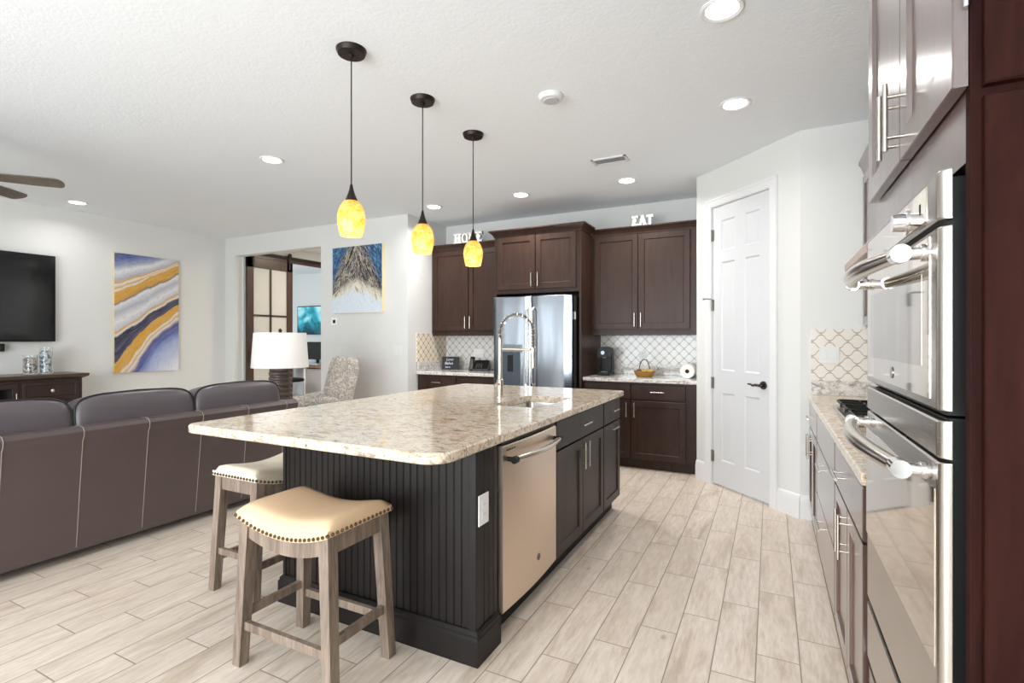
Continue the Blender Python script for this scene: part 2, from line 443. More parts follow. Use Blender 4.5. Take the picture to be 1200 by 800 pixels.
# hall and office beyond the opening
HX = -7.17
OY0 = 5.98
bm = B(); box(bm, HX-T, HX, OY0, 7.3, 2.62, CE); box(bm, HX-T, HX, 7.3, 9.3, 0, CE); box(bm, HX-T, HX, MID+T, MID+T+.06, 0, CE); box(bm, HX-T, HX, MID+T, OY0, 2.62, CE)
struct('wall_hall', bm, WALL)
HALLW = m_wall('hall_paint', (236, 224, 204))
bm = B(); box(bm, HX, RET, 7.6, 7.72, 0, CE); struct('wall_hall_end', bm, HALLW)
OFFW = m_wall('office_paint', (216, 222, 224))
bm = B(); box(bm, -11.2, HX-T, 8.55, 8.67, 0, CE); struct('wall_office_back', bm, OFFW)
bm = B(); box(bm, -11.2, -11.08, MID+T, 8.55, 0, CE); struct('wall_office_left', bm, OFFW)
area('office_daylight', (-9.3, 5.3, 1.9), (radians(75), 0, 0), 2.4, 1.6, 45, (.96, .98, 1))

# baseboards, with a stepped top
def bboard(name, p, q, inward, h=.15, t=.016):
    p = Vector(p); q = Vector(q); n = Vector(inward)
    prof = [(0, 0), (t, 0), (t, h*.72), (t*.75, h*.76), (t*.75, h*.88), (t*.3, h*.97), (0, h)]
    bm = B(); loft(bm, [[Vector((a.x+n.x*w, a.y+n.y*w, z)) for w, z in prof] for a in (p, q)])
    return struct(name, bm, TRIM)
bboard('baseboard_left', (LEFT, REAR, 0), (LEFT, MID, 0), (1, 0))
bboard('baseboard_middle', (OX1, MID, 0), (RET, MID, 0), (0, -1))
bboard('baseboard_middle_corner', (LEFT, MID, 0), (OX0, MID, 0), (0, -1))
bboard('baseboard_return', (RET, MID, 0), (RET, 5.2, 0), (1, 0))
on = -nv
def dpt(u): return (PA.x+dv.x*u, PA.y+dv.y*u, 0)
bboard('baseboard_diagonal_left', dpt(0), dpt(D0-.085), on, .175)
bboard('baseboard_diagonal_right', dpt(D1+.085), dpt(DL+.004), on, .175)
bboard('baseboard_stub', (PB.x, STUB, 0), (.30, STUB, 0), (0, -1), .175)

# pantry door: casing (trim), six-panel leaf, hinges, lever
def casing(bm, u0, u1, z1, w=.075):
    prof = [(0, .001), (0, .014), (.012, .018), (.05, .018), (.055, .022), (w, .022), (w, .001)]
    for side in (0, 1):
        base = u0 if side == 0 else u1; s = -1 if side == 0 else 1
        loft(bm, [[Vector((base+s*a, z, b)) for a, b in prof] for z in (0,)] + [[Vector((base+s*a, z1+a, b)) for a, b in prof]])
    loft(bm, [[Vector((u0-a, z1+a, b)) for a, b in prof], [Vector((u1+a, z1+a, b)) for a, b in prof]])
bm = B(); casing(bm, D0-.01, D1+.01, DZ+.01)
box(bm, D0-.012, D0-.004, 0, DZ+.012, -.1, .002); box(bm, D1+.004, D1+.012, 0, DZ+.012, -.1, .002); box(bm, D0-.012, D1+.012, DZ+.004, DZ+.012, -.1, .002)
xf(bm, DM); struct('trim_1', bm, TRIM)
bm = B()
z0 = .018; hw = (D1-D0)
# leaf face with six sunk and raised panels: build a grid of cells
us = [D0, D0+.105, D0+.105+.165, D1-.105-.165, D1-.105, D1]
vs_ = [z0, .235, .84, 1.035, 1.995, 2.095, 2.365, DZ]
cells = {(i, j) for i in (1, 3) for j in (1, 3, 5)}
w0 = -.004
gv = {}
def gvt(i, j):
    if (i, j) not in gv: gv[(i, j)] = bm.verts.new((us[i], vs_[j], w0))
    return gv[(i, j)]
for i in range(5):
    for j in range(7):
        if (i, j) in cells:
            a, b, c, d = us[i], us[i+1], vs_[j], vs_[j+1]
            def R(k, w): return [bm.verts.new(p) for p in ((a+k, c+k, w), (b-k, c+k, w), (b-k, d-k, w), (a+k, d-k, w))]
            rs = [[gvt(i, j), gvt(i+1, j), gvt(i+1, j+1), gvt(i, j+1)], R(.012, w0-.009), R(.02, w0-.009), R(.042, w0-.002)]
            for q in range(3):
                for e in range(4): bm.faces.new((rs[q][e], rs[q][(e+1) % 4], rs[q+1][(e+1) % 4], rs[q+1][e]))
            bm.faces.new(rs[3])
        else: bm.faces.new((gvt(i, j), gvt(i+1, j), gvt(i+1, j+1), gvt(i, j+1)))
box(bm, D0, D1, z0, DZ, -.04, w0-.012)
for bx in ((D0, D0+.004, z0, DZ), (D1-.004, D1, z0, DZ), (D0, D1, z0, z0+.004), (D0, D1, DZ-.004, DZ)):
    box(bm, bx[0], bx[1], bx[2], bx[3], -.02, w0-.0005)
xf(bm, DM); door = struct('door_1', bm, DOORW)
HINGE = plain('hinge_nickel', (150, 146, 140), .35, .9)
for z in (2.25, 1.62, .92, .26):
    bm = B(); box(bm, D0-.011, D0+.016, z-.05, z+.05, -.003, .003, .001)
    cyl(bm, (D0-.004, z-.052, .007), (D0-.004, z+.052, .007), .0065, n=10)
    if z == 1.62:      # hinge-pin stop
        tube(bm, [(D0-.004, z+.055, .007), (D0-.02, z+.058, .03), (D0-.045, z+.058, .05)], .006, 8)
        cyl(bm, (D0-.045, z+.058, .05), (D0-.06, z+.058, .06), .009, n=10)
    xf(bm, DM); part('hinge', bm, HINGE, door)
bm = B(); hu, hz = D1-.062, .945
cyl(bm, (hu, hz, -.003), (hu, hz, .008), .034, .031, 24); cyl(bm, (hu, hz, .008), (hu, hz, .045), .012, n=14)
tube(bm, [(hu+.008, hz, .045), (hu-.03, hz+.002, .05), (hu-.06, hz-.006, .05), (hu-.085, hz+.004, .05), (hu-.115, hz+.004, .048)], [.013, .011, .009, .008, .006], 10)
xf(bm, DM); part('lever_handle', bm, plain('dark_nickel', (96, 90, 86), .25, 1), door, 'dark nickel lever handle on round rose')

# backsplashes and granite upstands
def slabthing(name, bx, mat, label, cat):
    bm = B(); box(bm, *bx, .002); return single(name, bm, mat, label, cat)
CT = .914
def tilewall(name, bx, mat): bm = B(); box(bm, *bx); return struct(name, bm, mat)
tilewall('trim_2', (RET+.012, -2.83, BACK-.012, BACK, CT+.1, 1.40), TILEX)
tilewall('trim_3', (-1.775, PA.x, BACK-.012, BACK, CT+.1, 1.40), TILEX)
tilewall('trim_4', (RET, RET+.012, 5.17, BACK, CT+.1, 1.385), TILEY)
tilewall('trim_5', (.262, RIGHT, STUB-.012, STUB, CT+.1, 1.385), TILER)
tilewall('trim_6', (RIGHT-.012, RIGHT, 1.84, STUB-.012, CT+.1, 1.75), m_lantern('lantern_tile_side_range', 1, .108, (226, 219, 210), (176, 166, 156), .06, .13))

# ================================================================== ISLAND
IX0, IX1, IY0, IY1 = -2.185, -1.06, 1.775, 3.92          # cabinet body
isl = thing('kitchen_island', (-1.62, 2.85, 0), 'dark espresso island base with grooved beadboard end and plinth under granite top', 'island')
bm = B()
# body as walls round the dishwasher and cabinet bays
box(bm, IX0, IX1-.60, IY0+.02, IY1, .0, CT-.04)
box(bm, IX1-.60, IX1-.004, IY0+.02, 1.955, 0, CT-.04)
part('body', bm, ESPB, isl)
def bead(bm, u0, u1, v0, v1, M, step=.038, t=.012):
    pts = [(u0, -.002)]
    u = u0
    pts.append((u0, t))
    n = max(1, round((u1-u0)/step)); st = (u1-u0)/n
    for i in range(1, n):
        c = u0+i*st
        pts += [(c-.004, t), (c-.003, t-.0025), (c-.002, t-.0025), (c-.001, t-.0004), (c+.001, t-.0004), (c+.002, t-.0025), (c+.003, t-.0025), (c+.004, t)]
    pts += [(u1, t), (u1, -.002)]
    loft(bm, [[M @ Vector((a, v, w)) for a, w in pts] for v in (v0, v1)])
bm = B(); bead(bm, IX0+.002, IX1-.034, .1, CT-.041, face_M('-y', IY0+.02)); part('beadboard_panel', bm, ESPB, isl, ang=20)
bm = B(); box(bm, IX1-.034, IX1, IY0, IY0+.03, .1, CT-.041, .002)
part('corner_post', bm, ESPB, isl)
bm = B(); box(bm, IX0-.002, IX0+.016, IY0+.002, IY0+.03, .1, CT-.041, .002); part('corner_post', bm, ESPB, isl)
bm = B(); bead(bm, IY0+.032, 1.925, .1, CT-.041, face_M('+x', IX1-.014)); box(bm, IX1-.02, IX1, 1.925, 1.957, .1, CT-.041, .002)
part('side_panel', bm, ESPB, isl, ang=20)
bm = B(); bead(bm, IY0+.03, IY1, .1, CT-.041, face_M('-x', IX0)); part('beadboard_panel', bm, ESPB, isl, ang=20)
bm = B()
prof = [(0, 0), (.018, 0), (.018, .105), (.012, .112), (.012, .122), (.002, .134), (0, .134)]
ring_pts = [(IX1-.01, 1.958), (IX1, 1.958), (IX1, IY0+.003), (IX0, IY0+.003), (IX0, IY1), (IX1-.1, IY1)]
dirs = [(1, 0), (1, 0), (1, -1), (-1, -1), (-1, 1), (0, 1)]
rr = []
for (x, y), (dx, dy) in zip(ring_pts[1:], dirs[1:]): rr.append([Vector((x+dx*w, y+dy*w, z)) for w, z in prof])
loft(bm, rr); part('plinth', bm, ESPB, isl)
bm = B(); box(bm, IX1-.06, IX1-.045, 1.958, IY1-.01, 0, .105); part('toe_kick', bm, DARKGAP, isl)

# outlet on the island stub
def outlet(name, M, u, v, label, w=.075, h=.117, kind='outlet', group=None):
    cen = M @ Vector((u, v, 0))
    t = thing(name, cen, label, 'outlet' if kind == 'outlet' else 'switch', group)
    bm = B(); box(bm, u-w/2, u+w/2, v-h/2, v+h/2, .0005, .006, .002); xf(bm, M); part('cover_plate', bm, WHITEP if kind == 'outlet' else SWP, t)
    n = max(1, round(w/.075))
    for k in range(n):
        cu = u-w/2+(k+.5)*w/n
        bm = B()
        if kind == 'outlet':
            bm.free()
            for s in (-1, 1):
                bm = B(); box(bm, cu-.017, cu+.017, v+s*.02-.014, v+s*.02+.014, .006, .0085, .002)
                xf(bm, M); r = part('receptacle', bm, WHITEP, t)
                for q in (-.006, .006):
                    bm = B(); box(bm, cu+q-.001, cu+q+.001, v+s*.02-.003, v+s*.02+.006, .0084, .0089); xf(bm, M); part('slot', bm, GREYP, r)
        else:
            box(bm, cu-.016, cu+.016, v-.033, v+.033, .006, .010, .002); xf(bm, M); part('rocker', bm, SWP, t)
    return t
outlet('wall_outlet', face_M('+x', IX1+.001), 1.83, .615, 'white outlet on the beadboard side of the dark island by the dishwasher', .08, .125)

# dishwasher
dw = thing('dishwasher', (-1.30, 2.275, 0), 'stainless steel dishwasher with bowed bar handle built into the island', 'dishwasher')
Y0, Y1 = 1.972, 2.590
bm = B(); box(bm, -1.62, -1.068, Y0, Y1, .11, .868); part('tub', bm, DARKGAP, dw)
bm = B()
pr = [(-1.066, Y0)] + [(-1.040+.012*sin(pi*i/10), Y0+(Y1-Y0)*i/10) for i in range(11)] + [(-1.066, Y1)]
rings = []
for z, e in ((.115, .004), (.120, 0), (.838, 0), (.846, .006)):
    rings.append([Vector((x-(e if 0 < i < len(pr)-1 else 0), y, z)) for i, (x, y) in enumerate(pr)])
loft(bm, rings); part('door', bm, STEELW, dw)
bm = B(); box(bm, -1.068, -1.045, Y0+.002, Y1-.002, .848, .862, .002); part('control_strip', bm, BLACK, dw)
bm = B(); zz = .785
hp = [(-1.022+.028*sin(pi*i/12)**.6 if 0 < i < 12 else -1.018, Y0+.045+(Y1-Y0-.09)*i/12, zz) for i in range(13)]
hp = [(-1.0+.026*sin(pi*i/12), Y0+.05+(Y1-Y0-.10)*i/12, zz) for i in range(13)]
tube(bm, hp, .0135, 12); h = part('handle', bm, NICKEL, dw)
for y in (Y0+.04, Y1-.04):
    bm = B(); cyl(bm, (-1.0, y-.013, zz), (-1.0, y+.013, zz), .0165, n=14); cyl(bm, (-1.036, y, zz), (-1.0, y, zz), .011, n=12)
    part('handle_end', bm, BLACK, h, 'black end cap of the handle')
bm = B(); cyl(bm, (-1.0295, 2.33, .235), (-1.0262, 2.33, .235), .017, n=24); b_ = part('badge', bm, plain('badge_grey', (120, 108, 98), .3, .9), dw, 'small round maker badge')
bm = B()
for k in range(5): box(bm, -1.0362, -1.0352+.0005*k, Y0+.03+k*.022, Y0+.045+k*.022, .822, .828)
part('control_marks', bm, BLACK, dw)

# island cabinets
def cab(name, loc, label, group=None): return thing(name, loc, label, 'cabinet', group)
sinkc = cab('base_cabinet', (-1.30, 3.04, 0), 'dark sink base cabinet in the island with one wide drawer front and two doors')
FX = face_M('+x', -1.062)
bm = B(); box(bm, -1.62, -1.063, 2.596, 3.484, .10, CT-.26); box(bm, -1.09, -1.063, 2.596, 3.484, CT-.26, CT-.042)
part('carcass', bm, ESPS, sinkc)
def add_door(root, M, u0, u1, v0, v1, mat, handle=None, name='door', flat=False, st=.057):
    bm = B()
    (flat_panel if flat else frame_panel)(bm, u0, u1, v0, v1) if flat else frame_panel(bm, u0, u1, v0, v1, st=st)
    xf(bm, M); d = part(name, bm, mat, root, ang=25)
    if handle:
        bm = B(); bar_pull(bm, *handle); xf(bm, M); part('handle', bm, NICKEL, d)
    return d
add_door(sinkc, FX, 2.602, 3.478, .705, .862, ESPS, (3.04, .79, .16, False), 'drawer', True)
add_door(sinkc, FX, 2.602, 3.036, .11, .695, ESPS, (3.00, .60, .16, True))
add_door(sinkc, FX, 3.042, 3.478, .11, .695, ESPS, (3.078, .60, .16, True))
pull = cab('base_cabinet', (-1.30, 3.70, 0), 'narrow dark island cabinet at the fridge end, one drawer over one door')
bm = B(); box(bm, -1.62, -1.063, 3.488, IY1-.002, .10, CT-.042)
part('carcass', bm, ESPS, pull)
add_door(pull, FX, 3.493, 3.913, .705, .862, ESPS, (3.70, .79, .14, False), 'drawer', True)
add_door(pull, FX, 3.493, 3.913, .11, .695, ESPS, (3.70, .66, .14, False))

# worktop, sink, tap
bm = B(); slab_hole(bm, -2.468, -1.012, 1.455, 3.945, CT-.04, CT, -1.53, -1.205, 2.72, 3.30, [.03, .03, .05, .10])
single('countertop', bm, GRAN, 'large cream granite slab with dark flecks on top of the island', 'countertop', base=(-1.74, 2.7, CT-.04))
bm = B()
sk = [rrect(-1.545, -1.19, 2.705, 3.315, .035, 6), rrect(-1.53, -1.205, 2.72, 3.30, .03, 6), rrect(-1.525, -1.21, 2.725, 3.295, .03, 6), rrect(-1.51, -1.225, 2.74, 3.28, .04, 6)]
zs = [CT-.042, CT-.042, CT-.06, CT-.24]
loft(bm, [[Vector((p[0], p[1], z)) for p in r] for r, z in zip(sk, zs)], cap=False)
bm.faces.new([bm.verts.new((p[0], p[1], CT-.24)) for p in sk[3]])
bmesh.ops.remove_doubles(bm, verts=bm.verts, dist=1e-5)
sink = single('sink', bm, STEEL, 'stainless steel undermount sink bowl sunk in the island granite', 'sink')
bm = B(); cyl(bm, (-1.37, 3.0, CT-.239), (-1.37, 3.0, CT-.234), .04, .035, 20)
bmesh.ops.translate(bm, vec=-Vector(sink.location), verts=bm.verts); d = part('drain', bm, CHROME); d.parent = sink
fx, fy = -1.665, 3.115
fau = thing('kitchen_faucet', (fx, fy, CT), 'tall brushed nickel spring faucet with pull-down head beside the sink', 'faucet')
bm = B(); lathe(bm, [(.03, 0), (.03, .006), (.024, .012), (.024, .12), (.018, .125), (.0155, .14), (.0155, .40), (.013, .41)], (fx, fy, CT), 20); part('body', bm, NICKEL, fau)
bm = B(); cyl(bm, (fx, fy-.02, CT+.09), (fx, fy-.055, CT+.09), .011, n=12); tube(bm, [(fx, fy-.055, CT+.09), (fx+.02, fy-.068, CT+.12), (fx+.03, fy-.078, CT+.17)], [.008, .006, .005], 10); part('lever', bm, NICKEL, fau)
R_ = .125; zc = CT+.445; path = [Vector((fx, fy, CT+.40)), Vector((fx, fy, zc))]
for i in range(1, 19): a = pi-pi*i/18; path.append(Vector((fx+R_+R_*cos(a), fy, zc+R_*sin(a))))
path.append(Vector((fx+2*R_, fy, CT+.33)))
bm = B(); tube(bm, path, .0065, 10); part('hose', bm, plain('hose_dark_grey', (70, 68, 66), .5), fau, 'dark hose inside the spring')
cum = [0]
for a, b in zip(path, path[1:]): cum.append(cum[-1]+(b-a).length)
def at(s):
    s = min(max(s, 0), cum[-1]-1e-6)
    for i in range(len(cum)-1):
        if s <= cum[i+1]:
            t = (s-cum[i])/(cum[i+1]-cum[i]); return path[i].lerp(path[i+1], t), (path[i+1]-path[i]).normalized()
coil = []; turns = 27; N = turns*9
for i in range(N+1):
    s = cum[-1]*i/N; p, t = at(s); s2, t2 = at(s+.01); t = (t+t2).normalized()
    u = Vector((0, 1, 0)); w = t.cross(u).normalized(); a = 2*pi*turns*i/N
    coil.append(p + (u*cos(a)+w*sin(a))*.0155)
bm = B(); tube(bm, coil, .0026, 5); part('spring', bm, NICKEL, fau)
tx = fx+2*R_
bm = B(); lathe(bm, [(.012, 0), (.0175, .004), (.0185, .05), (.016, .09), (.0125, .10), (.0125, .14)], (tx, fy, CT+.205), 18); part('spray_head', bm, NICKEL, fau)
bm = B(); cyl(bm, (fx, fy, CT+.33), (tx, fy, CT+.33), .0075, n=10); lathe(bm, [(.02, 0), (.02, .022)], (tx, fy, CT+.319), 18); part('support_arm', bm, NICKEL, fau)

# ================================================================== BACK RUN
BF = 5.20
MB_ = face_M('-y', BF)
def back_base(x0, x1, splits, label, fill=None):
    t = cab('base_cabinet', ((x0+x1)/2, (BF+BACK)/2, 0), label)
    bm = B(); box(bm, x0, x1, BF, BACK-.002, .09, CT-.04); part('carcass', bm, ESP, t)
    bm = B(); box(bm, x0, x1, BF+.04, BACK-.002, 0, .09); part('plinth', bm, ESP, t)
    for k, (a, b) in enumerate(splits):
        add_door(t, MB_, a, b, .705, .855, ESP, ((a+b)/2, .785, .13, False), 'drawer', True)
        hu = b-.035 if k == 0 else a+.035
        add_door(t, MB_, a, b, .105, .69, ESP, (hu, .60, .15, True))
    return t
back_base(RET+.003, -2.835, [(-3.90, -3.375), (-3.365, -2.85)], 'dark base cabinet left of the fridge under the sign and the phone')
back_base(-1.772, PA.x-.003, [(-1.745, -1.272), (-1.262, -.735)], 'dark base cabinet right of the fridge under the basket')
bm = B(); slab(bm, RET+.002, -2.833, 5.165, BACK-.002, CT-.038, CT)
ct = thing('countertop', (-3.39, 5.5, CT-.038), 'pale granite counter left of the fridge below the HOME letters', 'countertop')
part('slab', bm, GRAN2, ct)
bm = B(); box(bm, RET+.029, -2.833, BACK-.026, BACK-.013, CT, CT+.1, .002); single('granite_upstand', bm, GRAN2, 'low granite upstand behind the black sign and telephone', 'upstand')
bm = B(); box(bm, RET+.013, RET+.028, 5.17, BACK-.013, CT, CT+.1, .002); single('granite_upstand', bm, GRAN2, 'low granite upstand on the return wall left of the black sign', 'upstand')
bm = B(); slab(bm, -1.772, PA.x-.002, 5.165, BACK-.002, CT-.038, CT)
ct = thing('countertop', (-1.2, 5.5, CT-.038), 'pale granite counter right of the fridge carrying coffee maker and basket', 'countertop')
part('slab', bm, GRAN2, ct)
bm = B(); box(bm, -1.772, PA.x-.002, BACK-.026, BACK-.013, CT, CT+.1, .002); single('granite_upstand', bm, GRAN2, 'low granite upstand behind the coffee maker and golden basket', 'upstand')

def crown(bm, x0, x1, yf, yb, z, h=.075, p=.055, left=True, right=True):
    prof = [(0, 0), (.008, 0), (.012, .02), (p*.6, h*.6), (p, h*.82), (p, h), (0, h)]
    rr = []
    L = x0; Rr = x1
    if left: rr.append([Vector((L-w, yb, z+q)) for w, q in prof])
    rr.append([Vector((L-(w if left else 0), yf-w, z+q)) for w, q in prof])
    rr.append([Vector((Rr+(w if right else 0), yf-w, z+q)) for w, q in prof])
    if right: rr.append([Vector((Rr+w, yb, z+q)) for w, q in prof])
    loft(bm, rr)
UF = 5.50
MU = face_M('-y', UF)
def upper(x0, x1, splits, label, zt=2.455, zb=1.40, left=False, right=False):
    t = cab('wall_cabinet', ((x0+x1)/2, (UF+BACK)/2, zb-.045), label)
    bm = B(); box(bm, x0, x1, UF, BACK-.002, zb, zt); part('carcass', bm, ESP, t)
    bm = B(); box(bm, x0, x1, UF-.002, UF+.018, zb-.045, zb+.002, .003); part('light_rail', bm, ESP, t)
    bm = B(); crown(bm, x0, x1, UF-.0, BACK-.002, zt-.012, left=left, right=right); part('crown_molding', bm, ESP, t)
    for k, (a, b) in enumerate(splits):
        hu = b-.03 if k == 0 else a+.03
        add_door(t, MU, a, b, zb+.02, zt-.02, ESP, (hu, zb+.12, .15, True), st=.06)
    return t
upper(RET+.003, -2.815, [(-3.915, -3.385), (-3.375, -2.83)], 'dark wall cabinet left of the fridge with HOME letters on top')
upper(-1.773, PA.x-.003, [(-1.745, -1.266), (-1.258, -.735)], 'dark wall cabinet right of the fridge with EAT letters on top')
# over-fridge cabinet with tall side panels
FF = 5.13
fc = cab('fridge_cabinet', (-2.29, 5.48, 0), 'dark cabinet over the fridge with tall side panels, taller than its neighbours')
MF = face_M('-y', FF)
bm = B(); box(bm, -2.785, -1.80, FF, BACK-.002, 1.82, 2.47); part('carcass', bm, ESP, fc)
for x in (-2.81, -1.80):
    bm = B(); box(bm, x, x+.025, FF-.001, BACK-.002, 0, 2.472, .002); part('side_panel', bm, ESP, fc)
bm = B(); crown(bm, -2.81, -1.775, FF-.002, UF-.06, 2.462); part('crown_molding', bm, ESP, fc)
add_door(fc, MF, -2.765, -2.30, 1.865, 2.455, ESP, (-2.335, 1.965, .15, True), st=.06)
add_door(fc, MF, -2.292, -1.83, 1.865, 2.455, ESP, (-2.257, 1.965, .15, True), st=.06)

# fridge
fr = thing('refrigerator', (-2.29, 5.4, 0), 'stainless steel french door refrigerator with ice dispenser in its left door', 'refrigerator')
bm = B(); box(bm, -2.755, -1.83, 5.075, 5.78, .02, 1.765, .004); part('case', bm, plain('fridge_case_grey', (52, 52, 54), .45), fr)
def curved_door(bm, x0, x1, z0, z1, yf, yb, bow=.005):
    n = 10
    rings = []
    for z, e in ((z0, .006), (z0+.006, 0), (z1-.006, 0), (z1, .006)):
        r = [Vector((x0, yb, z))]
        for i in range(n+1):
            t = i/n; s = min(t, 1-t); ed = .012*(1-min(1, s/.04))
            r.append(Vector((x0+(x1-x0)*t, yf+e+ed-bow*sin(pi*t)+bow*.5, z)))
        r.append(Vector((x1, yb, z))); rings.append(r)
    loft(bm, rings)
YD = 4.985
bm = B(); curved_door(bm, -2.752, -2.297, .74, 1.775, YD, 5.07); dl = part('door', bm, STEELV, fr)
bm = B(); curved_door(bm, -2.289, -1.833, .74, 1.775, YD, 5.07); dr = part('door', bm, STEELV, fr)
bm = B(); curved_door(bm, -2.752, -1.833, .06, .73, YD, 5.07, .006); dz = part('freezer_drawer', bm, STEELV, fr)
for d, x in ((dl, -2.327), (dr, -2.259)):
    bm = B(); tube(bm, [(x, YD-.004, .82), (x, YD-.045, .85), (x, YD-.056, 1.2), (x, YD-.045, 1.62), (x, YD-.004, 1.65)], .0115, 10); part('handle', bm, NICKEL, d)
bm = B(); tube(bm, [(-2.70, YD, .66), (-2.66, YD-.05, .66), (-2.29, YD-.06, .66), (-1.92, YD-.05, .66), (-1.88, YD, .66)], .0115, 10); part('handle', bm, NICKEL, dz)
bm = B(); box(bm, -2.675, -2.395, YD-.012, YD+.02, 1.17, 1.255, .004); part('dispenser_panel', bm, plain('dispenser_steel_blue', (120, 128, 136), .25, .8), dl)
bm = B()
for q in ((-2.675, -2.655, .80, 1.17), (-2.415, -2.395, .80, 1.17), (-2.675, -2.395, .785, .81)): box(bm, q[0], q[1], YD-.012, YD+.02, q[2], q[3], .002)
part('dispenser_frame', bm, STEELV, dl)
bm = B(); box(bm, -2.655, -2.415, YD-.006, YD+.006, .81, 1.17); rc = part('dispenser_recess', bm, plain('dispenser_grey', (72, 80, 88), .35, .4), dl, 'grey recess of the dispenser')
bm = B(); box(bm, -2.565, -2.505, YD-.02, YD-.006, .96, 1.14, .004); part('paddle', bm, BLACK, rc)
bm = B(); box(bm, -1.806, -1.802, 5.09, 5.12, 1.52, 1.60)
# little white tag on the side of the fridge gap
bmesh.ops.translate(bm, vec=(-.02, -.03, 0), verts=bm.verts); part('hinge_tag', bm, WHITEP, fr, 'small white tag by the right door')

# letters
LET = plain('whitewashed_metal', (236, 235, 230), .5)
def letter(ch, x, y, z, w, h, d=.03):
    s = .036*w/.1; bm = B(); dd = [0]
    def strip(p0, p1, t):
        p0 = Vector(p0); p1 = Vector(p1); n = Vector((-(p1-p0).y, (p1-p0).x)).normalized()*t/2
        dd[0] += .0006; prism(bm, [tuple(p0-n), tuple(p1-n), tuple(p1+n), tuple(p0+n)], 'y', -dd[0], d+dd[0])
    def bar(a, b, c, e): dd[0] += .0006; prism(bm, [(a, c), (b, c), (b, e), (a, e)], 'y', -dd[0], d+dd[0])
    sf = .02
    if ch == 'H':
        for c in (.24*w, .76*w):
            bar(c-s/2, c+s/2, 0, h); bar(c-s, c+s, 0, sf); bar(c-s, c+s, h-sf, h)
        bar(.24*w, .76*w, h*.45, h*.45+sf*1.3)
    if ch == 'E':
        bar(.15*w, .15*w+s, 0, h); bar(.05*w, .9*w, 0, sf*1.3); bar(.05*w, .9*w, h-sf*1.3, h); bar(.15*w, .68*w, h*.47, h*.47+sf*1.2)
        bar(.82*w, .9*w, 0, h*.28); bar(.82*w, .9*w, h*.74, h); bar(.62*w, .68*w, h*.38, h*.64)
    if ch == 'M':
        bar(.12*w, .12*w+s*.8, 0, h); bar(.88*w-s*.8, .88*w, 0, h); strip((.17*w, h*.97), (.5*w, h*.2), s*.8); strip((.83*w, h*.97), (.5*w, h*.2), s*.8)
        for c in (.14*w, .86*w): bar(c-s*.8, c+s*.8, 0, sf); bar(c-s*.7, c+s*.7, h-sf, h)
    if ch == 'A':
        strip((.16*w, 0), (.5*w, h), s*.85); strip((.84*w, 0), (.5*w, h), s*.95); bar(.28*w, .72*w, h*.3, h*.3+sf)
        for c in (.16*w, .84*w): bar(c-s*.8, c+s*.8, 0, sf)
    if ch == 'T':
        bar(.5*w-s/2, .5*w+s/2, 0, h); bar(.05*w, .95*w, h-sf*1.3, h); bar(.32*w, .68*w, 0, sf); bar(.05*w, .12*w, h*.72, h); bar(.88*w, .95*w, h*.72, h)
    if ch == 'O':
        n = 24; A = []; 
        for f in (1, .52):
            A.append([(.5*w+.46*w*f*cos(2*pi*i/n), h/2+(h/2 if f == 1 else h/2*.66)*sin(2*pi*i/n)) for i in range(n)])
        vv = [[bm.verts.new((p[0], yy, p[1])) for p in r] for yy in (0, d) for r in A]
        for a, b in ((0, 1), (1, 3), (3, 2), (2, 0)):
            for i in range(n): bm.faces.new((vv[a][i], vv[a][(i+1) % n], vv[b][(i+1) % n], vv[b][i]))
    bmesh.ops.translate(bm, vec=(x, y, z), verts=bm.verts); return bm
CZ = 2.518
labs = {'H': 'white block letter H, first of the HOME letters on the cabinet', 'O': 'white block letter O, second of the HOME letters, behind a pendant',
        'M': 'white block letter M, third of the HOME letters on the cabinet', 'E': 'white block letter E ending the HOME letters near the fridge'}
for i, ch in enumerate('HOME'):
    single('letter', letter(ch, -3.60+i*.106, 5.49, CZ, .104, .135), LET, labs[ch], 'letter', 'white letters on the kitchen cabinets')
labs = {'E': 'white block letter E starting the EAT letters on the cabinet', 'A': 'white block letter A, middle of the EAT letters', 'T': 'white block letter T ending the EAT letters'}
for i, ch in enumerate('EAT'):
    single('letter', letter(ch, -1.335+i*.077, 5.49, CZ, .082, .115), LET, labs[ch], 'letter', 'white letters on the kitchen cabinets')

# things on the back counters
def text_bm(s, size, ext=.001, shear=0.0):
    cu = bpy.data.curves.new('lettering', 'FONT'); cu.body = s; cu.size = size; cu.extrude = ext; cu.align_x = 'CENTER'; cu.shear = shear; cu.resolution_u = 3
    o = link(bpy.data.objects.new('lettering', cu)); bpy.context.view_layer.update()
    me = bpy.data.meshes.new_from_object(o.evaluated_get(bpy.context.evaluated_depsgraph_get()))
    b = B(); b.from_mesh(me); bpy.data.objects.remove(o); bpy.data.curves.remove(cu); bpy.data.meshes.remove(me); return b
sg = thing('counter_sign', (-3.75, 5.62, CT), 'small black sign with white script on the counter left of the fridge', 'sign')
TS = Matrix.Translation((-3.75, 5.62, CT)) @ Matrix.Rotation(radians(12), 4, 'Z') @ Matrix.Rotation(radians(-9), 4, 'X')
bm = B(); box(bm, -.115, .115, 0, .018, 0, .17, .002, M=TS); bd = part('board', bm, plain('chalk_black', (30, 32, 38), .6), sg)
bm = B(); box(bm, -.03, .03, .018, .055, .010, .02, M=TS); part('easel_foot', bm, BLACK, sg)
WHT = plain('white_lettering', (215, 218, 228), .6)
bm = B()
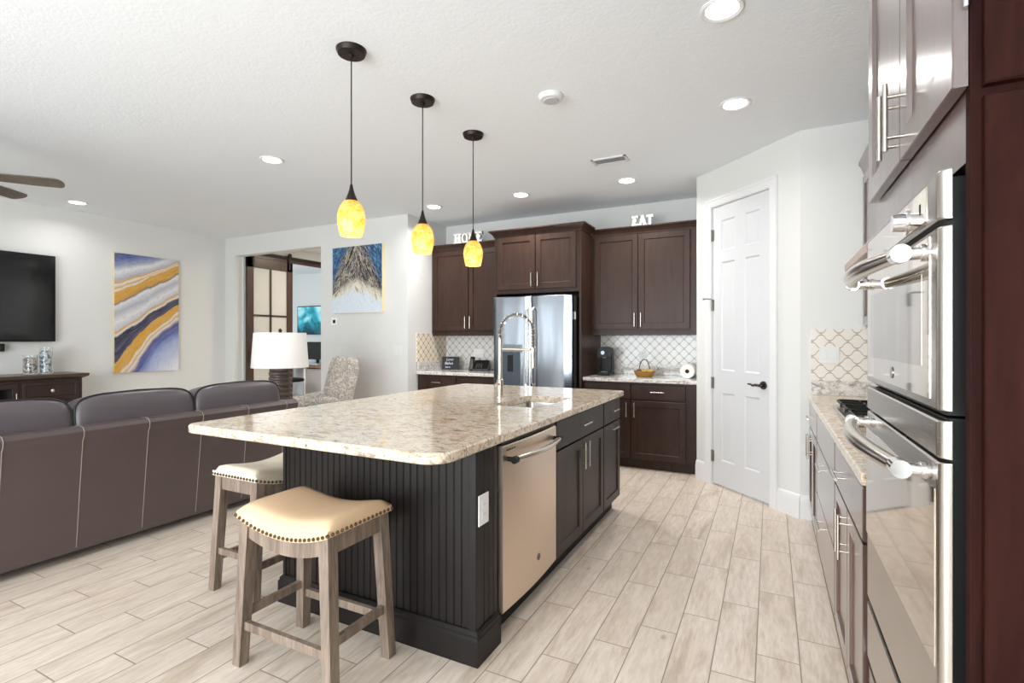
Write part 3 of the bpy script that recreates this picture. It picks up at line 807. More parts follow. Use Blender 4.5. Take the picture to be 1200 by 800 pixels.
for s, z, q, xo in (('Love', .118, .05, -.01), ('Bakes', .068, .05, -.02), ('here', .022, .038, -.035)):
    b2 = text_bm(s, q, .0006, .25)
    for v in b2.verts: v.co = TS @ Vector((v.co.x+xo, -.0012-v.co.z, z+v.co.y))
    tmp = bpy.data.meshes.new('t'); b2.to_mesh(tmp); b2.free(); bm.from_mesh(tmp); bpy.data.meshes.remove(tmp)
part('lettering', bm, WHT, sg, 'white script lettering')
ph = thing('telephone', (-3.30, 5.62, CT), 'black desk telephone with upright handset on the counter beside the fridge', 'telephone')
TP = Matrix.Translation((-3.28, 5.60, CT)) @ Matrix.Rotation(radians(20), 4, 'Z')
bm = B(); prism(bm, [(-.10, 0), (.10, 0), (.10, .125), (.075, .13), (-.10, .03)], 'x', -.075, .11); xf(bm, TP); part('base', bm, BLACK, ph)
bm = B(); M2 = TP @ Matrix.Translation((-.115, 0, .012)) @ Matrix.Rotation(radians(-36), 4, 'X'); box(bm, -.03, .03, -.02, .02, -.02, .19, .012, 3, M=M2)
for v in bm.verts:
    if (v.co.z < CT): v.co.z = CT
part('handset', bm, BLACK, ph)
bm = B(); M3 = TP @ Matrix.Translation((0, -.10, .03)) @ Matrix.Rotation(radians(29.7), 4, 'X')
for i in range(3):
    for j in range(4): box(bm, -.045+i*.03, -.025+i*.03, .02+j*.025, .036+j*.025, .0, .005, .001, M=M3)
part('keypad', bm, plain('keypad_grey', (70, 68, 66), .5), ph)
cm = thing('coffee_maker', (-1.645, 5.55, CT), 'black pod coffee maker on the counter right of the fridge', 'coffee maker')
bm = B(); box(bm, -1.715, -1.575, 5.47, 5.70, CT, CT+.035, .01, 3); box(bm, -1.71, -1.58, 5.59, 5.70, CT+.03, CT+.24, .012, 3); part('body', bm, BLACK, cm)
bm = B(); pl = [(-.06, 0), (-.06, .07), (-.045, .1), (.0, .115), (.045, .1), (.06, .07), (.06, 0)]
prism(bm, [(p[0]-1.645, p[1]+CT+.20) for p in pl], 'y', 5.47, 5.70); part('brew_head', bm, BLACK, cm)
bm = B(); cyl(bm, (-1.645, 5.475, CT+.25), (-1.645, 5.462, CT+.25), .022, n=18); part('button', bm, plain('button_steel', (120, 130, 140), .25, .9), cm, 'steel brew button')
bm = B(); lathe(bm, [(.04, 0), (.042, .004), (.042, .006)], (-1.645, 5.52, CT+.035), 20); part('drip_tray', bm, GREYP, cm)
bm = B(); cyl(bm, (-1.645, 5.53, CT+.19), (-1.645, 5.53, CT+.205), .018, .024, 16); part('spout', bm, GREYP, cm)
bs = thing('fruit_basket', (-1.19, 5.46, CT), 'golden wicker basket with arched handle holding fruit on the counter', 'basket')
def m_wicker():
    k = NT('golden_wicker'); p = k.coord('Object')
    w = k.n('ShaderNodeTexWave', Scale=45, Distortion=2); k.l(p, w.inputs['Vector'])
    k.l(k.ramp(w.outputs[1], [(.2, lin((96, 66, 22))), (.7, lin((196, 150, 66)))]), k.b.inputs['Base Color']); k.set(Roughness=.55); k.bump(w.outputs[1], .6, .004); return k.m
WICK = m_wicker()
bm = B(); n = 24; prof = [(.075, .0), (.10, .03), (.115, .062), (.109, .064), (.09, .03), (.07, .01)]
loft(bm, [[Vector((-1.19+r*1.0*cos(2*pi*i/n), 5.46+r*.7*sin(2*pi*i/n), CT+z)) for i in range(n)] for r, z in prof]); part('bowl', bm, WICK, bs)
bm = B(); tube(bm, [(-1.19-.055+.0+.11*.5*(1-cos(a))*1.0, 5.46, CT+.06+.125*sin(a)) for a in [pi*i/16 for i in range(17)]], .005, 8); part('handle', bm, plain('basket_handle_brown', (78, 56, 36), .5), bs, 'dark brown arched handle')
YEL = plain('lemon_yellow', (206, 160, 60), .45); BRN = plain('brown_fruit', (110, 60, 34), .45)
for k, (x, y, r, m, lb) in enumerate([(-1.245, 5.455, .03, BRN, 'brown round fruit at the left end of the golden basket'), (-1.185, 5.445, .03, YEL, 'yellow fruit in the middle of the golden basket'), (-1.13, 5.46, .03, YEL, 'yellow fruit at the right end of the golden basket')]):
    bm = B(); blob(bm, (x, y, CT+.052), (r*1.15, r, r), 2.2, 5); single('fruit', bm, m, lb, 'fruit', 'fruit in the golden basket')
pt = thing('paper_roll', (-.755, 5.52, CT), 'white paper towel roll with dark core on the counter by the pantry', 'paper roll')
bm = B(); n = 28
vv = [[bm.verts.new((-.755+r*cos(2*pi*i/n), y, CT+.072+r*sin(2*pi*i/n))) for i in range(n)] for r, y in ((.07, 5.43), (.07, 5.66), (.021, 5.66), (.021, 5.43))]
for a in range(4):
    for i in range(n): bm.faces.new((vv[a][i], vv[a][(i+1) % n], vv[(a+1) % 4][(i+1) % n], vv[(a+1) % 4][i]))
part('paper', bm, plain('paper_white', (236, 234, 230), .9), pt)
bm = B(); cyl(bm, (-.755, 5.44, CT+.072), (-.755, 5.65, CT+.072), .0205, n=20); part('core', bm, plain('core_dark', (62, 44, 36), .8), pt, 'dark brown core')
outlet('wall_outlet', face_M('-y', BACK-.012), -1.285, 1.125, 'white outlet on the tiled backsplash above the basket')
outlet('wall_outlet', face_M('-y', BACK-.012), -3.43, 1.125, 'white double outlet on the tiled backsplash above the telephone', .15)

# ================================================================== RIGHT RUN
RF = .27
MR = face_M('-x', RF)
TY0, TY1 = 1.045, 1.835         # oven tower
def right_base(y0, y1, label):
    t = cab('base_cabinet', (.6, (y0+y1)/2, 0), label)
    bm = B(); box(bm, RF, RIGHT-.002, y0, y1, .09, CT-.04); part('carcass', bm, ESPX, t)
    bm = B(); box(bm, RF+.03, RIGHT-.002, y0, y1, 0, .09); part('plinth', bm, ESPX, t)
    return t
c1 = right_base(TY1+.002, 2.62, 'dark base cabinet next to the ovens with one drawer over two doors')
add_door(c1, MR, TY1+.03, 2.612, .70, .862, ESPX, (2.33, .79, .16, False), 'drawer', True)
add_door(c1, MR, TY1+.03, 2.215, .105, .69, ESPX, (2.18, .60, .16, True)); add_door(c1, MR, 2.222, 2.612, .105, .69, ESPX, (2.26, .60, .16, True))
c2 = right_base(2.622, 3.59, 'dark base cabinet under the cooktop with a stack of drawers')
add_door(c2, MR, 2.632, 3.582, .70, .862, ESPX, None, 'drawer', True)
add_door(c2, MR, 2.632, 3.582, .40, .69, ESPX, (3.1, .645, .18, False), 'drawer', True)
add_door(c2, MR, 2.632, 3.582, .105, .39, ESPX, (3.1, .345, .18, False), 'drawer', True)
c3 = right_base(3.592, STUB-.014, 'dark corner base cabinet against the pantry stub wall')
add_door(c3, MR, 3.60, 4.27, .70, .862, ESPX, (3.94, .79, .14, False), 'drawer', True)
add_door(c3, MR, 3.60, 3.93, .105, .69, ESPX, (3.89, .60, .15, True)); add_door(c3, MR, 3.937, 4.27, .105, .69, ESPX, (3.975, .60, .15, True))
ct = thing('countertop', (.57, 3.0, CT-.038), 'cream granite counter holding the gas cooktop', 'countertop')
bm = B(); slab(bm, .242, RIGHT-.002, TY1+.003, STUB-.002, CT-.038, CT); part('slab', bm, GRAN, ct)
bm = B(); box(bm, .262, RIGHT-.014, STUB-.026, STUB-.013, CT, CT+.1, .002); single('granite_upstand', bm, GRAN2, 'low granite upstand under the wall switch beside the cooktop', 'upstand')
bm = B(); box(bm, RIGHT-.028, RIGHT-.014, TY1+.01, STUB-.027, CT, CT+.1, .002); single('granite_upstand', bm, GRAN2, 'long low granite upstand on the right wall behind the cooktop', 'upstand')
ck = thing('gas_cooktop', (.56, 3.19, CT), 'stainless gas cooktop with black iron grates in the granite counter', 'cooktop')
bm = B(); slab(bm, .325, .83, 2.80, 3.575, CT, CT+.012, .03); part('tray', bm, STEEL, ck)
for gy in (2.83, 3.075, 3.32):
    bm = B(); y0, y1, x0, x1, zg = gy, gy+.225, .35, .80, CT+.042
    lp = [Vector((p[0], p[1], zg)) for p in rrect(x0, x1, y0, y1, .03, 4)]
    tube(bm, lp, .007, 6, close=True)
    for x in (x0+.11, x0+.34): tube(bm, [(x, y0, zg), (x, y0+.07, zg+.004)], .006, 6); tube(bm, [(x, y1, zg), (x, y1-.07, zg+.004)], .006, 6)
    tube(bm, [(x0, (y0+y1)/2, zg), (x1, (y0+y1)/2, zg)], .006, 6)
    for x in (x0+.02, x1-.02):
        for y in (y0+.01, y1-.01): cyl(bm, (x, y, CT+.011), (x, y, zg), .008, n=8)
    part('grate', bm, BLACKM, ck)
for x, y in ((.46, 2.94), (.69, 2.94), (.57, 3.19), (.46, 3.43), (.69, 3.43)):
    bm = B(); lathe(bm, [(.045, 0), (.04, .01), (.03, .012), (.03, .02), (.0, .022)], (x, y, CT+.011), 18); part('burner', bm, BLACKM, ck)
outlet('light_switch', face_M('-y', STUB-.012), .375, 1.20, 'white wall switch on the lantern tile beside the cooktop', .12, .12, 'switch')

# oven tower
TF = .28
tw = cab('oven_tower', (.59, 1.44, 0), 'tall glossy dark cabinet that houses the two built-in ovens')
tw['category'] = 'cabinet'
bm = B()
box(bm, TF+.002, RIGHT-.002, TY0+.022, TY1, .09, .36); box(bm, TF+.04, RIGHT-.002, TY0+.022, TY1, 0, .09)
box(bm, TF+.002, RIGHT-.002, TY1-.02, TY1, .36, 1.60); box(bm, TF+.3, RIGHT-.002, TY0+.022, TY1-.02, .36, 1.60)
box(bm, TF+.002, RIGHT-.002, TY0+.022, TY1, 1.60, 2.56)
part('carcass', bm, ESPX, tw)
MT = face_M('-x', TF)
bm = B(); box(bm, TF, RIGHT-.002, TY0, TY0+.02, 0, 2.56, .002)
part('end_panel', bm, m_wood('espresso_end_panel', (32, 14, 12), (50, 25, 21), .6, coat=0, spec=.06), tw)
ME = face_M('-y', TY0)
bm = B(); flat_panel(bm, TF+.014, RIGHT-.03, 1.707, 2.54, .018); xf(bm, ME); part('applied_panel', bm, m_wood('espresso_end_panel_upper', (34, 15, 13), (53, 27, 22), .6, coat=0, spec=.06), tw, ang=20)
bm = B(); flat_panel(bm, TF+.014, RIGHT-.03, .10, 1.691, .018); xf(bm, ME); part('applied_panel', bm, bpy.data.materials['espresso_end_panel_upper'], tw, ang=20)
def tower_door(y0, y1, hu):
    d = add_door(tw, MT, y0, y1, 1.715, 2.54, ESPX, (hu, 1.805, .15, True), st=.06)
    return d
dn = tower_door(TY0+.003, 1.418, 1.388); df = tower_door(1.423, TY1-.005, 1.455)
for z in (1.86, 2.40):
    bm = B(); box(bm, TF-.0, TF+.02, TY0+.0205, TY0+.0212, z-.02, z+.02); cyl(bm, (TF-.004, TY0-.002, z-.022), (TF-.004, TY0-.002, z+.022), .005, n=8); part('hinge', bm, CHROME, dn)
add_door(tw, MT, TY0+.03, TY1-.012, .105, .355, ESPX, (1.45, .30, .16, False), 'drawer', True)
bm = B(); crown(bm, -TY1, -TY0, 0, .6, 2.548)
for v in bm.verts: v.co = Vector((TF+v.co.y, -v.co.x, v.co.z))
part('crown_molding', bm, ESPX, tw)

# ovens: the upper (control panel, door, handle) and the lower one
OFX = .25
def oven_front(bm, y0, y1, z0, z1, xf_, xb=.268, r=.016):
    pr = [(xb, y0)] + [(xf_+r-r*sin(pi/2*i/5), y0+r-r*cos(pi/2*i/5)) for i in range(6)] + [(xf_+r-r*cos(pi/2*i/5), y1-r+r*sin(pi/2*i/5)) for i in range(6)] + [(xb, y1)]
    e = .003
    loft(bm, [[Vector((x+(q if 0 < k < len(pr)-1 else 0), y, z)) for k, (x, y) in enumerate(pr)] for z, q in ((z0, e), (z0+e, 0), (z1-e, 0), (z1, e))])
OY0, OY1 = 1.082, 1.80
def oven_handle(root_part, z, xo):
    bm = B(); n = 16; pts = []
    for i in range(n+1):
        t = i/n; pts.append((OFX-.042-.03*sin(pi*t), OY0+.07+(OY1-OY0-.14)*t, z))
    rad = [.0135+.0045*sin(pi*i/n) for i in range(n+1)]
    tube(bm, pts, rad, 14); h = part('handle', bm, NICKEL, root_part)
    bm = B()
    bm.free()
    for y in (OY0+.06, OY1-.06):
        bm = B()
        cyl(bm, (OFX-.042, y-.013, z), (OFX-.042, y+.02 if y < 1.4 else y+.013, z), .0165, n=18); cyl(bm, (OFX-.042, y, z), (OFX+.001, y, z), .012, n=16)
        cyl(bm, (OFX-.012, y, z), (OFX-.003, y, z), .0155, n=16)
        part('handle_end', bm, CHROME, h, 'polished chrome handle mount')
ov = thing('wall_oven', (.45, 1.44, 1.17), 'upper stainless wall oven with control panel, knob and bar handle', 'oven', 'double wall ovens')
bm = B(); box(bm, .2675, .56, OY0+.03, OY1-.03, 1.185, 1.59); part('case', bm, plain('oven_case', (20, 19, 19), .5), ov)
bm = B(); oven_front(bm, OY0, OY1, 1.515, 1.597, OFX); cp = part('control_panel', bm, STEEL, ov)
bm = B(); box(bm, OFX-.0015, OFX+.004, OY0+.07, OY1-.03, 1.525, 1.588, .001); part('control_glass', bm, OVENG, cp)
bm = B(); cyl(bm, (OFX-.001, 1.30, 1.553), (OFX-.026, 1.30, 1.553), .019, .017, 20); cyl(bm, (OFX-.001, 1.30, 1.553), (OFX-.004, 1.30, 1.553), .026, n=20); part('knob', bm, CHROME, cp)
bm = B(); box(bm, OFX-.002, OFX, 1.19, 1.20, 1.545, 1.565); part('indicator', bm, BLACK, cp)
bm = B(); oven_front(bm, OY0, OY1, 1.195, 1.503, OFX); od = part('door', bm, STEEL, ov)
bm = B(); box(bm, OFX-.0015, OFX+.004, OY0+.05, OY1-.03, 1.21, 1.495, .001); part('door_glass', bm, OVENG, od)
bm = B(); box(bm, OFX-.002, OFX, OY0+.10, OY1-.08, 1.265, 1.435, .0008); part('window', bm, plain('oven_window_dark', (172, 166, 160), .04, 1), od)
bm = B(); cyl(bm, (OFX-.0035, 1.44, 1.238), (OFX-.001, 1.44, 1.238), .013, n=20); part('badge', bm, plain('badge_silver', (150, 146, 142), .2, 1), od)
oven_handle(od, 1.468, 0)
ol = thing('wall_oven', (.45, 1.44, .56), 'lower stainless wall oven with mirrored glass door, under the other oven', 'oven', 'double wall ovens')
bm = B(); box(bm, .2675, .56, OY0+.03, OY1-.03, .40, 1.18); part('case', bm, bpy.data.materials['oven_case'], ol)
bm = B(); oven_front(bm, OY0, OY1, 1.115, 1.178, OFX); part('vent_panel', bm, STEEL, ol)
bm = B(); oven_front(bm, OY0, OY1, .575, 1.108, OFX); od = part('door', bm, STEEL, ol)
bm = B(); box(bm, OFX-.0015, OFX+.004, OY0+.02, OY1-.005, .757, 1.06, .001); part('door_glass', bm, OVENG, od)
bm = B(); oven_front(bm, OY0, OY1, .40, .556, OFX); part('lower_panel', bm, STEEL, ol)
oven_handle(od, 1.082, 0)

# wall cabinets and hood on the right wall
uc = cab('wall_cabinet', (.73, 4.0, 1.39), 'dark wall cabinet in the corner beyond the ovens and hood')
bm = B(); box(bm, .595, RIGHT-.002, 3.60, STUB-.002, 1.39, 2.46); part('carcass', bm, ESPX, uc)
M_ = face_M('-x', .595); add_door(uc, M_, 3.61, 4.29, 1.41, 2.44, ESPX, (3.65, 1.52, .15, True))
bm = B(); crown(bm, -(STUB-.002), -3.60, 0, .30, 2.43, .12, .045, left=False)
for v in bm.verts: v.co = Vector((.595+v.co.y, -v.co.x, v.co.z))
part('crown_molding', bm, ESPX, uc)
uh = cab('wall_cabinet', (.73, 3.2, 1.9), 'dark wall cabinet above the range hood')
bm = B(); box(bm, .595, RIGHT-.002, 2.80, 3.597, 1.95, 2.46); part('carcass', bm, ESPX, uh)
add_door(uh, M_, 2.81, 3.195, 1.97, 2.44, ESPX, (3.16, 2.05, .13, True)); add_door(uh, M_, 3.20, 3.585, 1.97, 2.44, ESPX, (3.235, 2.05, .13, True))
un = cab('wall_cabinet', (.73, 2.32, 1.39), 'dark wall cabinet between the oven tower and the hood')
bm = B(); box(bm, .595, RIGHT-.002, TY1+.004, 2.797, 1.39, 2.46); part('carcass', bm, ESPX, un)
add_door(un, M_, TY1+.015, 2.31, 1.41, 2.44, ESPX, (2.275, 1.52, .15, True)); add_door(un, M_, 2.315, 2.785, 1.41, 2.44, ESPX, (2.35, 1.52, .15, True))
hd = thing('range_hood', (.64, 3.2, 1.71), 'slim range hood with slanted wood front, its reflected sheen painted tan, over the gas cooktop', 'hood')
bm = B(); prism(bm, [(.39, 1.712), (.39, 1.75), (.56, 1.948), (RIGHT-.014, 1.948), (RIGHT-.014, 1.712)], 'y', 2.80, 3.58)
for v in bm.verts: pass
part('shell', bm, m_wood('hood_sheen_wood', (150, 118, 98), (180, 148, 126), .35, (.15, 1, 1), .4), hd)  # dark gloss wood with its reflected sheen painted in as tan
bm = B(); box(bm, .43, .84, 2.86, 3.52, 1.704, 1.714, .002); part('filter', bm, plain('hood_filter', (110, 106, 100), .4, .8), hd)

# ================================================================== STOOLS
def stool_mesh(root, seat_mat):
    """Local frame: long side along x, feet on z=0."""
    L, Wd, zs = .49, .335, .585
    def sad(x): return .045*(x/(L/2))**2-.012
    for sx in (-1, 1):
        for sy in (-1, 1):
            bm = B(); zt = zs+sad(L/2)-.012; a = .046
            xt, yt = sx*(L/2-.028), sy*(Wd/2-.028); xb, yb = sx*(L/2+.005), sy*(Wd/2-.012)
            def sq(x, y, z, h): return [Vector((x+h*p, y+h*q, z)) for p, q in ((-1, -1), (1, -1), (1, 1), (-1, 1))]
            loft(bm, [sq(xb, yb, 0, a*.40), sq(xb, yb, .006, a*.46), sq(xt, yt, zt, a*.52)]); part('leg', bm, GREYW, root)
    n = 16
    for sy in (-1, 1):          # long aprons follow the saddle
        bm = B(); rr = []
        for i in range(n+1):
            x = -L/2+.05+(L-.10)*i/n; z = zs+sad(x); arch = .02*(abs(x)/(L/2-.05))**2
            y = sy*(Wd/2-.02)
            rr.append([Vector((x, y-.011, z-.085+arch*.2)), Vector((x, y+.011, z-.085+arch*.2)), Vector((x, y+.011, z)), Vector((x, y-.011, z))])
        loft(bm, rr); part('apron', bm, GREYW, root)
    for sx in (-1, 1):
        bm = B(); x = sx*(L/2-.02); z = zs+sad(L/2-.02); box(bm, x-.011, x+.011, -Wd/2+.05, Wd/2-.05, z-.085, z, .001); part('apron', bm, GREYW, root)
    # stretchers: sides low, long ones higher
    def legx(z): return L/2+.005+(-.033)*z/.62
    def legy(z): return Wd/2-.012+(-.016)*z/.62
    for sx in (-1, 1):
        z = .205; bm = B(); x = sx*legx(z); box(bm, x-.010, x+.010, -legy(z)+.016, legy(z)-.016, z-.017, z+.017, .001); part('stretcher', bm, GREYW, root)
    for sy in (-1, 1):
        z = .165; bm = B(); y = sy*legy(z); box(bm, -legx(z)+.016, legx(z)-.016, y-.010, y+.010, z-.017, z+.017, .001); part('stretcher', bm, GREYW, root)
    # saddle cushion
    bm = B(); nx, ny = 24, 14; top = []; e = .006
    def prf(t): return max(0.0, 1-abs(t)**5)**.5
    for i in range(nx+1):
        row = []
        for j in range(ny+1):
            s = -1+2*i/nx; t = -1+2*j/ny
            x = s*(L/2+e); y = t*(Wd/2+e)
            # round the plan corners a little
            k = prf(s)*prf(t)
            row.append(bm.verts.new((x, y, zs+sad(x)+.004+.052*min(1, k**.75))))
        top.append(row)
    for i in range(nx):
        for j in range(ny): bm.faces.new((top[i][j], top[i+1][j], top[i+1][j+1], top[i][j+1]))
    edge = [top[i][0] for i in range(nx+1)] + [top[nx][j] for j in range(1, ny+1)] + [top[i][ny] for i in range(nx-1, -1, -1)] + [top[0][j] for j in range(ny-1, 0, -1)]
    low = [bm.verts.new((v.co.x, v.co.y, v.co.z-.026)) for v in edge]; m = len(edge)
    for i in range(m): bm.faces.new((edge[i], low[i], low[(i+1) % m], edge[(i+1) % m]))
    bot = [bm.verts.new((v.co.x*.97, v.co.y*.97, v.co.z)) for v in low]
    for i in range(m): bm.faces.new((low[i], bot[i], bot[(i+1) % m], low[(i+1) % m]))
    seat = part('seat', bm, seat_mat, root, ang=70)
    bm = B()
    def nail(p, d):
        d = Vector(d); c = Vector(p)
        q = bmesh.ops.create_icosphere(bm, subdivisions=1, radius=.0085)
        for v in q['verts']: v.co = c + v.co
    k = int((L+.01)/.0225)
    for i in range(k+1):
        x = -(L/2+e)+(L+2*e)*i/k
        for sy in (-1, 1): nail((x, sy*(Wd/2+e), zs+sad(x)-.012), (0, sy, 0))
    k = int((Wd+.01)/.0225)
    for i in range(1, k):
        y = -(Wd/2+e)+(Wd+2*e)*i/k
        for sx in (-1, 1): nail((sx*(L/2+e), y, zs+sad(L/2+e)-.012), (sx, 0, 0))
    part('nailhead_trim', bm, NAIL, seat)
st1 = thing('counter_stool', (0, 0, 0), 'cream saddle stool with weathered legs in front of the island beadboard', 'stool', 'saddle stools at the island')
stool_mesh(st1, SEATL)
st2 = copy_tree(st1); st2['label'] = 'paler saddle stool half hidden behind the island corner, beside the sofa back'
for ch in st2.children:
    if ch.name.startswith('seat'): ch.data = ch.data.copy(); ch.data.materials[0] = SEATL2
st1.location = (-1.665, 1.51, 0); st1.rotation_euler = (0, 0, radians(0))
st2.location = (-2.455, 1.95, 0); st2.rotation_euler = (0, 0, radians(90))

# ================================================================== SOFA
so = thing('sofa', (-4.1, 1.8, 0), 'dark brown leather sofa seen from behind, pale stitched seams down its back', 'sofa')
SY0, SY1 = .52, 3.065
bm = B()
prof = [(-3.685, .055), (-3.675, .07), (-3.60, .72), (-3.585, .745), (-3.583, .775), (-3.60, .797), (-3.635, .805), (-3.68, .80), (-3.72, .77), (-3.74, .70), (-3.80, .055)]
ny = 22; rr = []
for i in range(ny+1):
    y = SY0+(SY1-SY0)*i/ny; rr.append([Vector((x, y, z)) for x, z in prof])
loft(bm, rr)
back = part('back_frame', bm, LEATHER, so)
for y in (.84, 1.19, 1.545, 1.90, 2.25, 2.605, 2.95):
    bm = B(); pts = [Vector((x+.0015*(1 if x > -3.62 else 0)+.0006, y, z+.0008)) for x, z in prof[1:8]]
    pts = [Vector((-3.674, y, .08))] + pts[1:]
    tube(bm, pts, .0021, 6); part('seam', bm, THREAD, back)
for y0, y1 in ((SY0, SY0+.22), (SY1-.22, SY1-.002)):
    bm = B(); box(bm, -4.62, -3.75, y0, y1, .06, .60, .05, 4); part('arm', bm, LEATHER, so)
bm = B(); box(bm, -4.60, -3.78, SY0+.22, SY1-.22, .07, .30, .02); part('seat_base', bm, LEATHER, so)
ycs = [(SY0+.22+.0, .84), (.85, 1.565), (1.575, 2.295), (2.305, 3.03)]
for k, (a, b) in enumerate(ycs[1:]):
    bm = B(); blob(bm, (-4.25, (a+b)/2, .385), (.36, (b-a)/2-.005, .085), 5, 6); part('seat_cushion', bm, CUSHL, so)
for k, (a, b) in enumerate([(SY0+.2, .842)] + ycs[1:]):
    M_c = Matrix.Rotation(radians(-8), 4, 'Y'); sy = (b-a)/2
    bm = B(); c = Vector((-3.835, (a+b)/2, .70)); s = (.115, sy+.004, .245)
    vs = blob(bm, c, s, 7.0, 11, M=M_c)
    for v in vs:      # crown the top
        t = 1-((v.co.y-c.y)/sy)**2
        if v.co.z > .8: v.co.z += .02*t
    cu = part('back_cushion', bm, CUSHL, so, ang=80)
    bm = B(); pts = []
    N = 48
    for i in range(N):
        a_ = 2*pi*i/N; ex = 2/7.0
        cy = math.copysign(abs(cos(a_))**ex, cos(a_)); cz = math.copysign(abs(sin(a_))**ex, sin(a_))
        p = M_c @ Vector((.082, cy*sy*.998, cz*.245*.998)) + c
        if p.z > .8: p.z += .02*(1-((p.y-c.y)/sy)**2)
        pts.append(p)
    tube(bm, pts, .0065, 6, close=True); part('piping', bm, PIPING, cu)
for x in (-3.76, -4.55):
    for y in (SY0+.1, SY1-.12):
        bm = B(); cyl(bm, (x, y, 0), (x, y, .075), .022, .028, 14); part('leg', bm, BLACK, so)

# ================================================================== END TABLE, LAMP, ARMCHAIR
LX, LY = -4.32, 3.48
et = thing('end_table', (LX, LY, 0), 'small dark end table beyond the sofa carrying the ribbed lamp', 'table')
bm = B(); box(bm, LX-.24, LX+.24, LY-.24, LY+.24, .585, .615, .006); part('table_top', bm, CONSOLEW, et)
for a in (-1, 1):
    for b in (-1, 1):
        bm = B(); box(bm, LX+a*.2-.02, LX+a*.2+.02, LY+b*.2-.02, LY+b*.2+.02, 0, .59, .003); part('leg', bm, CONSOLEW, et)
bm = B(); box(bm, LX-.21, LX+.21, LY-.21, LY+.21, .16, .18, .002); part('shelf', bm, CONSOLEW, et)
la = thing('table_lamp', (LX, LY, .615), 'table lamp with white drum shade on a ribbed brown wooden base', 'lamp')
bm = B(); pr = [(.12, 0), (.125, .01), (.125, .03)]
z = .03
for k in range(7):
    r = .118-.002*k; pr += [(r-.022, z+.004), (r-.022, z+.012), (r-.004, z+.018), (r, z+.03), (r-.004, z+.042), (r-.022, z+.048)]; z += .05
pr += [(.09, z+.01), (.085, z+.03), (.02, z+.04), (.015, z+.08)]
lathe(bm, pr, (LX, LY, .615), 30); part('base', bm, m_wood('lamp_brown_wood', (66, 54, 50), (112, 94, 84), .45, (.2, .2, 1.5)), la)
SHADE = NT('white_linen_shade'); SHADE.set(Base_Color=lin((240, 238, 234)), Roughness=.9); SHADE.b.inputs['Transmission Weight'].default_value = .0
SHADE.bump(SHADE.noise(SHADE.coord('Object', (300, 300, 300)), 2, 2), .1, .001); SHADE = SHADE.m
bm = B(); n = 40; sh = []
for r, zz in ((.262, 1.035), (.240, 1.375), (.236, 1.375), (.258, 1.035)): sh.append([bm.verts.new((LX+r*cos(2*pi*i/n), LY+r*sin(2*pi*i/n), zz)) for i in range(n)])
for a in range(4):
    for i in range(n): bm.faces.new((sh[a][i], sh[a][(i+1) % n], sh[(a+1) % 4][(i+1) % n], sh[(a+1) % 4][i]))
part('shade', bm, SHADE, la)
bm = B()
for k in range(3): a = 2*pi*k/3; tube(bm, [(LX, LY, 1.36), (LX+.237*cos(a), LY+.237*sin(a), 1.366)], .003, 6)
cyl(bm, (LX, LY, 1.06), (LX, LY, 1.37), .006, n=8); part('harp', bm, BRONZE, la)
bm = B(); lathe(bm, [(.008, 0), (.02, .008), (.012, .018), (.018, .03), (.008, .045), (.0, .05)], (LX, LY, 1.37), 14); part('finial', bm, BRONZE, la)
def m_damask():
    k = NT('damask_fabric'); p = k.coord('Object')
    a = k.noise(p, 13, 3, .55, 2.2); b = k.noise(p, 34, 3, .6, 1.5)
    f = k.math('ADD', k.math('MULTIPLY', a, .65), k.math('MULTIPLY', b, .35))
    k.l(k.ramp(f, [(.40, lin((214, 208, 200))), (.48, lin((192, 182, 172))), (.52, lin((140, 128, 118))), (.58, lin((205, 198, 190)))]), k.b.inputs['Base Color'])
    k.set(Roughness=.9); k.bump(b, .15, .002); return k.m
DAM = m_damask()
AC = Vector((-4.58, 4.435, 0)); fd = Vector((-.66, -.75)).normalized(); ld = Vector((-fd.y, fd.x))
def AM(a, b, z): return Vector((AC.x+fd.x*a+ld.x*b, AC.y+fd.y*a+ld.y*b, z))
ac = thing('armchair', AC, 'grey damask patterned wingback armchair beyond the island, leaning back', 'armchair')
Ma = Matrix(((fd.x, ld.x, 0, 0), (fd.y, ld.y, 0, 0), (0, 0, 1, 0), (0, 0, 0, 1)))
bm = B(); blob(bm, AM(.30, 0, .36), (.36, .30, .10), 5, 6, M=Ma); part('seat_cushion', bm, DAM, ac)
bm = B(); Mb = Ma @ Matrix.Rotation(radians(-13), 4, 'Y'); blob(bm, AM(-.115, 0, .72), (.085, .30, .385), 5, 8, M=Mb); part('backrest', bm, DAM, ac)
for s in (-1, 1):
    bm = B(); blob(bm, AM(-.055, s*.31, .755), (.15, .035, .345), 5, 7, M=Mb); part('wing', bm, DAM, ac)
    bm = B(); blob(bm, AM(.27, s*.33, .45), (.34, .06, .20), 4, 6, M=Ma @ Matrix.Rotation(radians(10), 4, 'Y')); part('arm', bm, DAM, ac)
bm = B(); blob(bm, AM(.25, 0, .24), (.36, .34, .07), 6, 4, M=Ma); part('seat_base', bm, DAM, ac)
for a in (-.05, .55):
    for b in (-.27, .27):
        bm = B(); cyl(bm, AM(a, b, 0), AM(a, b, .2), .016, .024, 10); part('leg', bm, CONSOLEW, ac)

